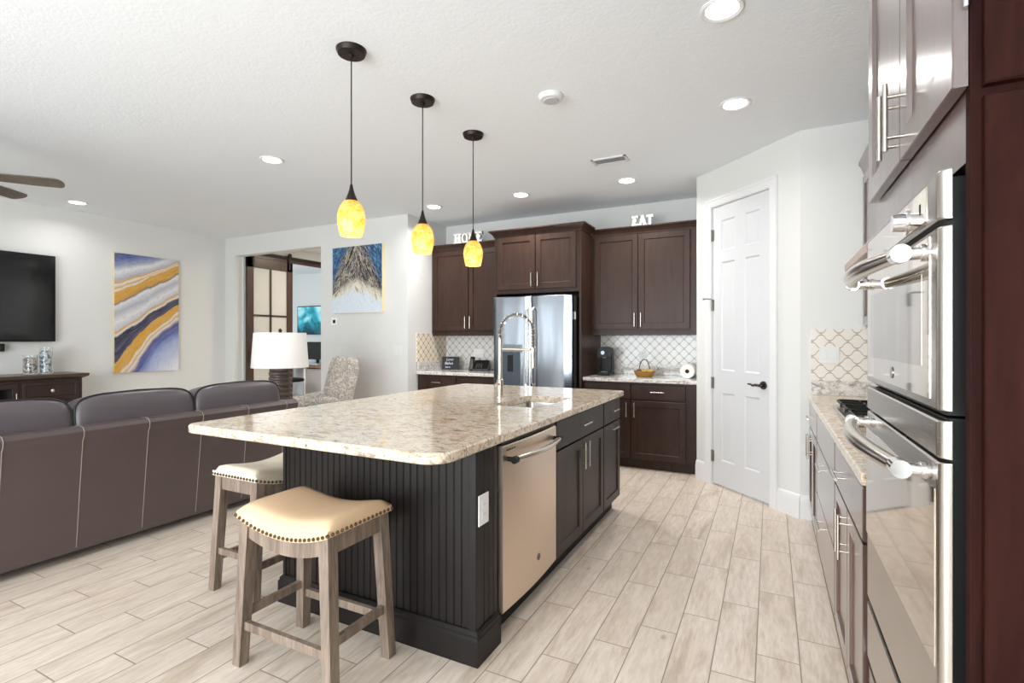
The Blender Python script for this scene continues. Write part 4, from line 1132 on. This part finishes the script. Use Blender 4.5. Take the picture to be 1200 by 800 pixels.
# ================================================================== LEFT WALL
tv = thing('television', (LEFT+.06, 2.02, 1.30), 'large black flat television mounted on the living room wall', 'television')
TVa, TVb = 1.14, 2.895
bm = B(); box(bm, LEFT+.03, LEFT+.07, TVa, TVb, 1.285, 2.265, .004); part('case', bm, BLACK, tv)
bm = B(); box(bm, LEFT+.0695, LEFT+.0715, TVa+.012, TVb-.012, 1.302, 2.253, .0005); part('screen', bm, BGLASS, tv)
bm = B(); box(bm, LEFT, LEFT+.03, 1.75, 2.3, 1.6, 2.0); part('wall_mount', bm, BLACK, tv)
sb = thing('soundbar', (LEFT+.05, 1.95, 1.18), 'black soundbar on the wall just under the television', 'soundbar')
bm = B(); box(bm, LEFT, LEFT+.08, 1.45, 2.455, 1.18, 1.265, .01, 3); part('case', bm, BLACK, sb)
bm = B(); box(bm, LEFT+.0795, LEFT+.083, 1.47, 2.435, 1.19, 1.255, .001); part('grille', bm, plain('grille_cloth', (30, 30, 32), .9), sb)
cn = thing('tv_console', (LEFT+.24, 2.0, 0), 'dark wood media console with flared top below the television', 'cabinet')
CX1 = LEFT+.45; CY0, CY1 = .95, 2.985
bm = B(); box(bm, LEFT+.01, CX1, CY0, CY1, .06, .88); part('carcass', bm, CONSOLEW, cn)
bm = B()
rr = []
for q, z in ((0, .875), (.02, .885), (.045, .90), (.05, .912), (.05, .93)):
    rr.append([Vector(p) for p in ((LEFT+.005, CY0-q, z), (CX1+q, CY0-q, z), (CX1+q, CY1+q, z), (LEFT+.005, CY1+q, z))])
loft(bm, rr); part('top', bm, m_wood('console_top_wood', (58, 44, 36), (84, 66, 54), .35, (1, .15, 1)), cn)
bm = B(); box(bm, LEFT+.02, CX1-.02, CY0+.02, CY1-.02, 0, .06); part('plinth', bm, DARKGAP, cn)
MC = face_M('+x', CX1)
for (a, b, hk) in ((2.46, 2.95, 1), (.98, 1.47, 1)):
    bm = B(); frame_panel(bm, a, b, .66, .85, .014, .03); xf(bm, MC); d = part('drawer', bm, CONSOLEW, cn, ang=25)
    bm = B(); cyl(bm, ((a+b)/2, .755, .012), ((a+b)/2, .755, .03), .006, n=10); lathe(bm, [(.0, 0), (.016, .003), (.018, .01), (.0, .017)], (0, 0, 0), 14, Matrix.Translation(((a+b)/2, .755, .028)) @ Matrix.Rotation(0, 4, 'X')); xf(bm, MC); part('knob', bm, NICKEL, d)
    bm = B(); frame_panel(bm, a, b, .09, .64, .014, .05); xf(bm, MC); d2 = part('door', bm, CONSOLEW, cn, ang=25)
    bm = B(); cyl(bm, (a+.03, .45, .012), (a+.03, .45, .035), .012, n=12); xf(bm, MC); part('knob', bm, NICKEL, d2)
for a, b in ((1.50, 1.96), (1.97, 2.43)):
    bm = B(); frame_panel(bm, a, b, .09, .85, .014, .045); xf(bm, MC); d = part('glass_door', bm, [CONSOLEW], cn, ang=25)
    bm = B(); box(bm, a+.055, b-.055, .145, .795, .006, .0095); xf(bm, MC); part('pane', bm, BGLASS, d)
    bm = B(); bar_pull(bm, b-.022 if a < 1.9 else b-.022, .70, .10, True, .014, .02, .004); xf(bm, MC); part('handle', bm, NICKEL, d)
GL = NT('jar_glass'); GL.set(Base_Color=(.97, .99, .99, 1), Roughness=.02, Transmission_Weight=.95); GL.b.inputs['IOR'].default_value = 1.3; GL = GL.m
def m_shells(name, cols):
    k = NT(name); p = k.coord('Object'); v = k.n('ShaderNodeTexVoronoi', Scale=42); k.l(p, v.inputs['Vector'])
    s = k.n('ShaderNodeSeparateColor'); k.l(v.outputs['Color'], s.inputs[0])
    k.l(k.ramp(s.outputs[0], [(i/len(cols), lin(c)) for i, c in enumerate(cols)], 'CONSTANT'), k.b.inputs['Base Color']); k.set(Roughness=.5); k.bump(v.outputs['Distance'], .8, .008); return k.m
def jar(y, r, h, mat, lab):
    x = LEFT+.26
    t = thing('glass_jar', (x, y, .93), lab, 'jar', 'decorative jars on the media console')
    bm = B(); lathe(bm, [(r*.9, 0), (r, .008), (r, h-.01), (r*1.04, h), (r*.95, h), (r*.93, h-.012), (r*.93, .014), (.0, .012)], (x, y, .93), 24); part('glass', bm, GL, t)
    bm = B(); lathe(bm, [(.0, .015), (r*.88, .016), (r*.88, h*.78), (r*.6, h*.86), (0, h*.84)], (x, y, .93), 20)
    for v in bm.verts: v.co += Vector((random.uniform(-1, 1), random.uniform(-1, 1), random.uniform(-1, 1)))*.003
    part('filling', bm, mat, t)
jar(2.600, .062, .215, m_shells('mixed_shells', [(214, 206, 196), (120, 96, 88), (226, 222, 214), (170, 140, 132), (88, 84, 80)]), 'shorter glass jar of mixed brown shells on the media console')
jar(2.735, .058, .30, m_shells('blue_shells', [(226, 226, 224), (84, 104, 150), (206, 200, 190), (120, 130, 150), (236, 234, 228)]), 'taller glass jar with blue and white filling at the console right')

# left painting: flowing bands; each band edge is a curve over the canvas, stored as a UV coordinate
def canvas(name, M, w, h, t, mat, edge_mat, label, uvf, nu=30, nv=48):
    root = thing(name, M @ Vector((0, 0, 0)), label, 'painting')
    bm = B(); uvl = bm.loops.layers.uv.new('UVMap'); g = [[bm.verts.new((w*i/nu, h*j/nv, t)) for j in range(nv+1)] for i in range(nu+1)]
    uv = {}
    for i in range(nu+1):
        for j in range(nv+1): uv[g[i][j]] = uvf(i/nu, j/nv)
    for i in range(nu):
        for j in range(nv):
            f = bm.faces.new((g[i][j], g[i+1][j], g[i+1][j+1], g[i][j+1]))
            for lp in f.loops: lp[uvl].uv = uv[lp.vert]
    xf(bm, M); part('canvas', bm, mat, root)
    bm = B(); box(bm, .0, w, .0, h, .002, t-.0006); xf(bm, M); part('stretcher_frame', bm, edge_mat, root)
    return root
def interp(x, pts):
    for (a, b), (c, d) in zip(pts, pts[1:]):
        if x <= c: 
            t = (x-a)/(c-a); t = t*t*(3-2*t)*.5+t*.5
            return b+(d-b)*t
    return pts[-1][1]
# edges as (u -> distance from the top); each matches a fixed ramp position
EDG = [(-.3, [(0, -.3), (1, -.6)]), (.05, [(0, .03), (.5, -.02), (1, -.12)]), (.10, [(0, .12), (.5, .05), (1, -.06)]), (.22, [(0, .255), (.4, .17), (.75, .09), (1, .02)]),
       (.30, [(0, .335), (.3, .26), (.6, .15), (1, .045)]), (.36, [(0, .425), (.22, .36), (.5, .26), (.8, .19), (1, .115)]), (.44, [(0, .50), (.4, .40), (.7, .28), (1, .20)]), (.54, [(0, .665), (.3, .56), (.6, .43), (1, .30)]),
       (.58, [(0, .70), (.3, .60), (.6, .465), (1, .345)]), (.70, [(0, .93), (.2, .78), (.38, .66), (.65, .53), (1, .405)]), (.78, [(0, 1.04), (.17, .95), (.35, .80), (.55, .66), (.8, .555), (1, .465)]),
       (.86, [(0, 1.15), (.3, 1.0), (.42, .86), (.6, .73), (.8, .64), (1, .575)]), (.93, [(0, 1.25), (.4, 1.05), (.6, .86), (.8, .76), (1, .70)]), (1.0, [(0, 1.5), (.5, 1.2), (.75, 1.05), (1, .95)])]
def uv_left(u, v):
    y = 1-v; es = [(interp(u, e), p) for p, e in EDG]
    for (a, p), (b, q) in zip(es, es[1:]):
        if y <= b: return (u, p+(q-p)*(y-a)/max(1e-6, b-a))
    return (u, 1.0)
def m_left_art():
    k = NT('flowing_band_paint'); tc = k.t.nodes.new('ShaderNodeTexCoord'); s = k.n('ShaderNodeSeparateXYZ'); k.l(tc.outputs['UV'], s.inputs[0])
    n = k.noise(k.coord('Object'), 9, 5, .6); n2 = k.noise(tc.outputs['UV'], 38, 4, .6)
    st = k.n('ShaderNodeMapping'); st.inputs['Scale'].default_value = (4, 60, 1); k.l(tc.outputs['UV'], st.inputs[0]); n3 = k.noise(st.outputs[0], 1, 4, .6)
    f = k.math('ADD', s.outputs[1], k.math('MULTIPLY', k.math('SUBTRACT', n, .5), .035))
    w = lin((226, 226, 228)); g = lin((214, 160, 52)); gr = lin((176, 178, 190)); nav = lin((38, 40, 82)); blu = lin((74, 92, 158)); dk = lin((34, 28, 46))
    c = k.ramp(f, [(.0, gr), (.04, lin((70, 78, 112))), (.06, blu), (.10, lin((150, 158, 188))), (.14, w), (.20, gr), (.222, g), (.24, w), (.265, g), (.285, w), (.30, g), (.355, lin((206, 150, 40))), (.368, lin((110, 90, 90))), (.385, w), (.44, gr), (.49, w), (.53, lin((196, 196, 206))), (.545, g), (.57, w), (.585, dk), (.64, nav), (.695, lin((58, 54, 84))), (.70, g), (.775, g)])
    c2 = k.ramp(f, [(.775, g), (.79, w), (.81, lin((216, 170, 80))), (.825, w), (.845, lin((150, 128, 140))), (.86, lin((70, 80, 140))), (.89, blu), (.93, lin((146, 160, 206))), (1.0, lin((224, 228, 236)))])
    col = k.mix(k.math('GREATER_THAN', f, .776), c, c2)
    streak = k.ramp(n3, [(.42, (0, 0, 0, 1)), (.6, (.12, .12, .12, 1))])
    col = k.mix(streak, col, lin((232, 226, 220)))
    col = k.mix(k.ramp(n2, [(.55, (0, 0, 0, 1)), (.68, (.3, .3, .3, 1))]), col, lin((120, 112, 130)))
    k.l(col, k.b.inputs['Base Color']); k.set(Roughness=.45); return k.m
PY0, PY1 = 3.50, 4.285
canvas('painting', Matrix(((0, 0, 1, LEFT), (1, 0, 0, PY0), (0, 1, 0, .882), (0, 0, 0, 1))), PY1-PY0, 1.525, .04, m_left_art(), plain('canvas_edge', (222, 206, 170), .8), 'tall abstract painting of flowing navy, gold and grey bands on the left wall', uv_left)
# centre painting: streaks falling to both sides of a pale peak
def uv_mid(u, v): return (u, v)
def m_mid_art():
    k = NT('feather_streak_paint'); tc = k.t.nodes.new('ShaderNodeTexCoord'); s = k.n('ShaderNodeSeparateXYZ'); k.l(tc.outputs['UV'], s.inputs[0])
    wob = k.noise(tc.outputs['UV'], 5, 4, .6)
    u = k.math('ADD', s.outputs[0], k.math('MULTIPLY', k.math('SUBTRACT', wob, .5), .10)); v = s.outputs[1]
    du = k.math('SUBTRACT', u, .48); a = k.math('ABSOLUTE', du); sg = k.math('SIGN', du)
    q = k.math('SUBTRACT', a, k.math('MULTIPLY', k.math('SUBTRACT', 1, v), .52))          # constant along a falling stroke
    def strokes(fq, fv, det):
        c = k.n('ShaderNodeCombineXYZ'); k.l(k.math('MULTIPLY', q, fq), c.inputs[0]); k.l(k.math('MULTIPLY', v, fv), c.inputs[1]); k.l(k.math('MULTIPLY', sg, 9.0), c.inputs[2])
        return k.noise(c.outputs[0], 1, det, .68, .7)
    n1 = strokes(22, 4.5, 5); n2 = strokes(46, 12, 4); n3 = strokes(9, 2.6, 3)
    dark = k.ramp(n1, [(.36, lin((16, 18, 28))), (.47, lin((44, 42, 54))), (.515, lin((222, 214, 202))), (.55, lin((26, 26, 36))), (.62, lin((96, 84, 72))), (.67, lin((226, 216, 196)))])
    fine = k.ramp(n2, [(.46, (0, 0, 0, 1)), (.62, (.75, .75, .75, 1))])
    dark = k.mix(fine, dark, k.ramp(n3, [(.44, lin((20, 22, 34))), (.52, lin((30, 30, 40))), (.57, lin((214, 184, 118))), (.63, lin((236, 232, 224)))]))
    blue = k.ramp(n2, [(.32, lin((14, 34, 62))), (.5, lin((36, 84, 128))), (.64, lin((110, 158, 188))), (.72, lin((206, 218, 224)))])
    pale = k.ramp(n2, [(.3, lin((204, 216, 226))), (.7, lin((226, 233, 240)))])
    edge = k.ramp(n1, [(.38, lin((120, 116, 118))), (.45, lin((216, 204, 176))), (.54, lin((232, 228, 220))), (.62, lin((188, 160, 110)))])
    bq = k.math('ADD', k.math('SUBTRACT', q, .16), k.math('MULTIPLY', k.math('SUBTRACT', n3, .5), .5))
    mb = k.n('ShaderNodeMapRange'); k.l(bq, mb.inputs[0]); mb.inputs[1].default_value = -.02; mb.inputs[2].default_value = .10
    c = k.mix(mb.outputs[0], dark, blue)
    d = k.math('SUBTRACT', v, k.math('SUBTRACT', .40, k.math('MULTIPLY', a, .42)))
    d = k.math('ADD', d, k.math('MULTIPLY', k.math('SUBTRACT', n1, .5), .55))
    m1 = k.n('ShaderNodeMapRange'); k.l(d, m1.inputs[0]); m1.inputs[1].default_value = .06; m1.inputs[2].default_value = .13
    m0 = k.n('ShaderNodeMapRange'); k.l(d, m0.inputs[0]); m0.inputs[1].default_value = -.06; m0.inputs[2].default_value = .02
    c = k.mix(m1.outputs[0], edge, c); c = k.mix(m0.outputs[0], pale, c)
    k.l(c, k.b.inputs['Base Color']); k.set(Roughness=.4); return k.m
canvas('painting', Matrix(((1, 0, 0, -5.15), (0, 0, -1, MID), (0, 1, 0, 1.65), (0, 0, 0, 1))), .835, .855, .045, m_mid_art(), plain('canvas_edge_gold', (222, 200, 150), .7), 'square abstract painting of dark feathery streaks over a pale peak', uv_mid, 40, 40)
# thermostat and switches on the middle wall
MW = face_M('-y', MID)
th = thing('thermostat', (-5.155, MID, 1.54), 'small white thermostat with dark square display under the square painting', 'thermostat')
bm = B(); box(bm, -5.205, -5.095, 1.49, 1.60, 0, .018, .006, 3); xf(bm, MW); part('case', bm, WHITEP, th)
bm = B(); box(bm, -5.172, -5.128, 1.523, 1.567, .018, .0195); xf(bm, MW); part('display', bm, BGLASS, th)
outlet('light_switch', MW, -5.04, 1.16, 'wide white switch plate on the wall above the armchair', .21, .12, 'switch')
outlet('light_switch', MW, -4.10, 1.17, 'white switch plate near the end of the wall by the counter', .14, .12, 'switch')

# ================================================================== BARN DOOR AND OFFICE
bdv = thing('barn_door', (HX+.05, 5.56, 0), 'dark brown sliding barn door with frosted panes in the hall opening', 'door')
BY0, BY1 = 5.14, 5.97; bx0, bx1 = HX+.02, HX+.06
bm = B()
for y0, y1, z0, z1 in ((BY0, BY0+.11, .02, 2.57), (BY1-.11, BY1, .02, 2.57), (BY0, BY1, 2.42, 2.57), (BY0, BY1, .02, .20)): box(bm, bx0, bx1, y0, y1, z0, z1, .002)
part('frame', bm, BARNW, bdv)
bm = B(); yc = (BY0+BY1)/2
box(bm, bx0+.004, bx1-.004, yc-.016, yc+.016, .2, 2.42)
for z in (.94, 1.68): box(bm, bx0+.004, bx1-.004, BY0+.11, BY1-.11, z-.015, z+.015)
part('muntins', bm, BARNW, bdv)
FROST = NT('frosted_glass'); FROST.set(Base_Color=lin((240, 237, 230)), Roughness=.6, Transmission_Weight=.35); FROST = FROST.m
for y0, y1 in ((BY0+.11, yc-.016), (yc+.016, BY1-.11)):
    for z0, z1 in ((.2, .925), (.955, 1.665), (1.695, 2.42)):
        bm = B(); box(bm, bx0+.015, bx1-.015, y0, y1, z0, z1); part('pane', bm, FROST, bdv)
bm = B(); cyl(bm, (bx1, BY0+.05, 1.1), (bx1+.05, BY0+.05, 1.1), .01, n=10); cyl(bm, (bx1+.05, BY0+.05, .95), (bx1+.05, BY0+.05, 1.25), .012, n=10); part('handle', bm, BLACKM, bdv)
rl = thing('barn_door_rail', (HX+.07, 6.2, 2.6), 'dark header beam and roller track above the barn door', 'rail')
bm = B(); box(bm, HX, HX+.035, 5.14, 7.5, 2.575, 2.68, .002); part('header', bm, BARNW, rl)
bm = B(); box(bm, HX+.05, HX+.058, 5.14, 7.5, 2.625, 2.66, .001); part('track', bm, BLACKM, rl)
for y in (BY0+.1, BY1-.06):
    bm = B(); cyl(bm, (HX+.06, y, 2.69), (HX+.075, y, 2.69), .035, n=18); box(bm, HX+.06, HX+.068, y-.018, y+.018, 2.45, 2.70, .002); part('roller', bm, BLACKM, bdv)
OB = 8.55
def m_sea():
    k = NT('office_screen'); p = k.pos()
    n = k.noise(p, 3.2, 5, .6, .8); s = k.n('ShaderNodeSeparateXYZ'); k.l(p, s.inputs[0])
    c = k.ramp(k.math('ADD', n, k.math('MULTIPLY', k.math('SUBTRACT', s.outputs[2], 1.7), .5)), [(.25, lin((4, 40, 52))), (.45, lin((10, 104, 122))), (.58, lin((44, 168, 190))), (.75, lin((170, 226, 232)))])
    k.set(Base_Color=(0, 0, 0, 1), Roughness=.15); k.l(c, k.b.inputs['Emission Color']); k.b.inputs['Emission Strength'].default_value = 1.0; return k.m
ot = thing('television', (-9.4, OB, 1.43), 'television with a turquoise sea picture on the office wall', 'television')
bm = B(); box(bm, -9.97, -8.85, OB-.05, OB-.02, 1.42, 2.08, .004); part('case', bm, BLACK, ot)
bm = B(); box(bm, -9.95, -8.87, OB-.0515, OB-.0495, 1.44, 2.06); part('screen', bm, m_sea(), ot)
bm = B(); box(bm, -9.6, -9.2, OB-.02, OB, 1.6, 1.9); part('wall_mount', bm, BLACK, ot)
dk = thing('office_desk', (-9.0, 8.2, 0), 'wooden office desk seen through the hall opening behind the lamp', 'desk')
bm = B(); box(bm, -10.1, -7.9, 7.75, 8.5, .70, .76, .004); part('desk_top', bm, m_wood('desk_brown_wood', (110, 82, 62), (150, 116, 90), .45, (.15, 1, 1)), dk)
bm = B(); box(bm, -8.95, -8.9, 7.8, 8.45, 0, .70); part('leg', bm, WHITEP, dk)
bm = B(); box(bm, -10.08, -10.03, 7.8, 8.45, 0, .70); part('leg', bm, WHITEP, dk)
bm = B(); box(bm, -9.0, -8.0, 7.82, 8.45, .05, .68, .004); part('drawer_unit', bm, plain('desk_grey', (176, 172, 166), .5), dk)
mo = thing('monitor', (-8.9, 8.2, .76), 'black computer monitor on the office desk', 'monitor')
bm = B(); box(bm, -9.45, -8.55, 8.18, 8.21, .86, 1.25, .004); part('panel', bm, BGLASS, mo)
bm = B(); box(bm, -9.03, -8.97, 8.21, 8.24, .77, 1.1); box(bm, -9.12, -8.88, 8.12, 8.32, .76, .775, .003); part('stand', bm, BLACK, mo)
bm = B(); box(bm, -9.3, -8.6, 7.86, 8.02, .76, .785, .004); single('keyboard', bm, plain('keyboard_pale', (190, 206, 216), .5), 'pale keyboard on the office desk in front of the monitor', 'keyboard')
oc = thing('office_chair', (-8.85, 7.35, 0), 'black wheeled office chair in the office behind the lamp', 'chair')
bm = B(); blob(bm, (-8.85, 7.35, .47), (.24, .24, .045), 4, 5); part('seat', bm, BLACK, oc)
bm = B(); blob(bm, (-9.06, 7.25, .80), (.035, .22, .25), 4, 5); part('backrest', bm, BLACK, oc)
bm = B(); tube(bm, [(-8.98, 7.3, .44), (-9.09, 7.25, .5), (-9.09, 7.25, .65)], .015, 8); part('back_support', bm, BLACK, oc)
bm = B(); cyl(bm, (-8.85, 7.35, .08), (-8.85, 7.35, .44), .025, n=12); part('column', bm, GREYP, oc)
for k in range(5):
    a = 2*pi*k/5; e = (-8.85+.28*cos(a), 7.35+.28*sin(a))
    bm = B(); tube(bm, [(-8.85, 7.35, .10), (e[0], e[1], .075)], [.022, .014], 8); lg = part('leg', bm, BLACK, oc)
    bm = B(); cyl(bm, (e[0]-.012*sin(a), e[1]+.012*cos(a), .03), (e[0]+.012*sin(a), e[1]-.012*cos(a), .03), .03, n=14); part('wheel', bm, BLACK, lg)

# ================================================================== CEILING FIXTURES
LAMPG = NT('pendant_amber_glass')
def m_pendant(k):
    p = k.coord('Object'); a = k.noise(p, 26, 5, .7, 1.4)
    v = k.n('ShaderNodeTexVoronoi', Scale=75, feature='DISTANCE_TO_EDGE'); k.l(p, v.inputs['Vector'])
    c = k.ramp(a, [(.30, lin((222, 164, 62))), (.44, lin((246, 210, 116))), (.58, lin((255, 238, 186)))])
    c = k.mix(k.ramp(v.outputs['Distance'], [(.0, (.4, .4, .4, 1)), (.05, (0, 0, 0, 1))]), c, lin((176, 116, 40)))
    k.l(c, k.b.inputs['Base Color']); k.set(Roughness=.18)
    k.b.inputs['Transmission Weight'].default_value = .0
    k.l(c, k.b.inputs['Emission Color']); k.b.inputs['Emission Strength'].default_value = .22
    tr = k.t.nodes.new('ShaderNodeBsdfTranslucent'); k.l(c, tr.inputs[0])
    mx = k.t.nodes.new('ShaderNodeMixShader'); mx.inputs[0].default_value = .6
    k.l(k.b.outputs[0], mx.inputs[1]); k.l(tr.outputs[0], mx.inputs[2])
    tp = k.t.nodes.new('ShaderNodeBsdfTransparent'); tp.inputs[0].default_value = (1, .86, .55, 1)
    m2 = k.t.nodes.new('ShaderNodeMixShader'); m2.inputs[0].default_value = .26
    k.l(mx.outputs[0], m2.inputs[1]); k.l(tp.outputs[0], m2.inputs[2])
    k.l(m2.outputs[0], k.t.nodes['Material Output'].inputs['Surface'])
    return k.m
LAMPG = m_pendant(LAMPG)
BULB = emit('bulb_glow', (255, 242, 212), 6)
def pendant(y, label):
    x = -1.975
    t = thing('pendant_light', (x, y, 1.855), label, 'pendant light', 'three amber pendants over the island')
    bm = B(); lathe(bm, [(.066, -.028), (.070, -.026), (.078, -.006), (.078, 0)], (x, y, CE), 28); lathe(bm, [(.012, -.045), (.014, -.03), (.02, -.027)], (x, y, CE), 14); part('canopy', bm, BRONZE, t)
    bm = B(); cyl(bm, (x, y, 2.09), (x, y, CE-.03), .0033, n=8); part('cord', bm, BRONZE, t)
    bm = B(); lathe(bm, [(.034, 0), (.032, .012), (.020, .04), (.012, .065), (.006, .095)], (x, y, 2.035), 20); part('cap', bm, BRONZE, t)
    # shade: open at the bottom, outer and inner wall
    out = [(.056, 0), (.064, .03), (.071, .07), (.0725, .095), (.068, .125), (.055, .16), (.040, .18), (.03, .185)]
    inn = [(r-.003, z) for r, z in reversed(out[:-1])]
    bm = B(); n = 28; rings = [[Vector((x+r*cos(2*pi*i/n), y+r*sin(2*pi*i/n), 1.858+z)) for i in range(n)] for r, z in out+inn]
    loft(bm, rings, cap=False, close=True); part('glass_shade', bm, LAMPG, t)
    bm = B(); blob(bm, (x, y, 1.94), (.028, .028, .045), 2, 5); part('bulb', bm, BULB, t)
    d = bpy.data.lights.new('pendant_glow', 'POINT'); d.energy = 1.1; d.color = (1, .9, .72); d.shadow_soft_size = .03
    o = link(bpy.data.objects.new('pendant_glow', d)); o.location = (0, 0, -.03); o.parent = t
pendant(2.03, 'amber glass pendant nearest the camera, hanging over the stool end of the island')
pendant(2.65, 'amber glass pendant in the middle of the row of three')
pendant(3.27, 'amber glass pendant nearest the fridge, in front of the HOME letters')
DIFF = emit('downlight_diffuser', (255, 252, 246), 9)
def downlight(x, y, label, e=5.5):
    t = thing('recessed_light', (x, y, CE), label, 'ceiling light', 'round recessed ceiling lights')
    bm = B(); n = 32
    rs = [[Vector((x+r*cos(2*pi*i/n), y+r*sin(2*pi*i/n), CE+z)) for i in range(n)] for r, z in ((.098, 0), (.098, -.004), (.090, -.009), (.072, -.004), (.072, 0))]
    loft(bm, rs, cap=False, close=True); part('trim_ring', bm, TRIM, t)
    bm = B(); cyl(bm, (x, y, CE-.0045), (x, y, CE-.0005), .0725, n=28); part('diffuser', bm, DIFF, t)
    d = bpy.data.lights.new('downlight_beam', 'AREA'); d.shape = 'DISK'; d.size = .14; d.energy = e; d.color = (1, .985, .965); d.spread = radians(150)
    o = link(bpy.data.objects.new('downlight_beam', d)); o.location = (0, 0, -.012); o.parent = t
for x, y, lab in [(-.20, 2.55, 'round recessed ceiling light nearest the oven tower, at the top of the photo'), (-.205, 3.62, 'round recessed ceiling light in front of the pantry door'),
                  (-1.235, 4.90, 'round recessed ceiling light just beyond the ceiling vent'), (-2.36, 4.88, 'round recessed ceiling light above the fridge'),
                  (-3.47, 4.87, 'round recessed ceiling light above the HOME letters'), (-3.79, 2.97, 'round recessed ceiling light left of the pendants over the living side'),
                  (-6.92, 2.92, 'round recessed ceiling light beside the ceiling fan near the left wall')]: downlight(x, y, lab, 14 if y > 4.5 else 3.2 if x < -6 else 8 if x < -3 else 5)
sd = thing('smoke_detector', (-1.23, 2.98, CE), 'round white smoke detector on the ceiling between pendants and vent', 'smoke detector')
bm = B(); lathe(bm, [(.055, -.03), (.068, -.026), (.075, -.012), (.08, -.004), (.08, 0)], (-1.23, 2.98, CE), 30); part('body', bm, TRIM, sd)
bm = B(); lathe(bm, [(.045, -.036), (.05, -.03), (.05, -.028)], (-1.23, 2.98, CE), 24); part('sensor_cap', bm, plain('sensor_grey', (196, 196, 198), .5), sd)
vt = thing('ceiling_vent', (-1.22, 4.27, CE), 'white louvered air vent in the ceiling before the kitchen cabinets', 'vent')
VX, VY, vw, vd = -1.22, 4.27, .30, .15
bm = B()
for a, b, c, d in ((VX-vw/2, VX+vw/2, VY-vd/2, VY-vd/2+.022), (VX-vw/2, VX+vw/2, VY+vd/2-.022, VY+vd/2), (VX-vw/2, VX-vw/2+.022, VY-vd/2, VY+vd/2), (VX+vw/2-.022, VX+vw/2, VY-vd/2, VY+vd/2)):
    box(bm, a, b, c, d, CE-.01, CE, .002)
part('frame', bm, TRIM, vt)
bm = B(); box(bm, VX-vw/2+.02, VX+vw/2-.02, VY-vd/2+.02, VY+vd/2-.02, CE-.0025, CE-.0005); part('duct', bm, plain('duct_dark', (60, 60, 62), .7), vt)
for k in range(5):
    y = VY-vd/2+.032+k*.0215; bm = B(); box(bm, -vw/2+.02, vw/2-.02, -.0045, .0045, -.0006, .0006, M=Matrix.Translation((VX, y, CE-.0085)) @ Matrix.Rotation(radians(20), 4, 'X')); part('louver', bm, TRIM, vt)
# ceiling fan at the left edge
FXc, FYc = -5.015, 1.37
fan = thing('ceiling_fan', (FXc, FYc, 2.45), 'ceiling fan with grey brown wooden blades at the left edge', 'fan')
bm = B(); lathe(bm, [(.07, -.05), (.075, 0)], (FXc, FYc, CE), 24); cyl(bm, (FXc, FYc, 2.55), (FXc, FYc, CE-.04), .013, n=12); part('downrod', bm, BRONZE, fan)
bm = B(); lathe(bm, [(.05, 0), (.1, .02), (.115, .06), (.115, .11), (.08, .14), (.03, .155)], (FXc, FYc, 2.42), 28); part('motor', bm, BRONZE, fan)
FANW = m_wood('fan_blade_wood', (84, 76, 68), (120, 110, 98), .5, (.2, .2, .2), 0, 30)
for k in range(5):
    a = radians(51.7+72*k); Mf = Matrix.Translation((FXc, FYc, 2.45)) @ Matrix.Rotation(a, 4, 'Z') @ Matrix.Rotation(radians(-15), 4, 'X')
    bm = B(); ol = [(.16, -.045), (.45, -.062)] + [(.593+.045*cos(t), .0+.062*sin(t)) for t in [radians(-80+160*i/10) for i in range(11)]] + [(.45, .062), (.16, .045)]
    loft(bm, [[Mf @ Vector((p[0], p[1], z)) for p in ol] for z in (-.004, .004)]); bl = part('blade', bm, FANW, fan)
    bm = B(); loft(bm, [[Mf @ Vector(p) for p in ((.08, -.02, z), (.22, -.035, z), (.22, .035, z), (.08, .02, z))] for z in (.004, .01)]); part('bracket', bm, BRONZE, bl)
# warm light in the hall
area('hall_lamp', (-5.9, 6.3, CE-.03), (0, 0, 0), .5, .5, 26, (1, .88, .70))
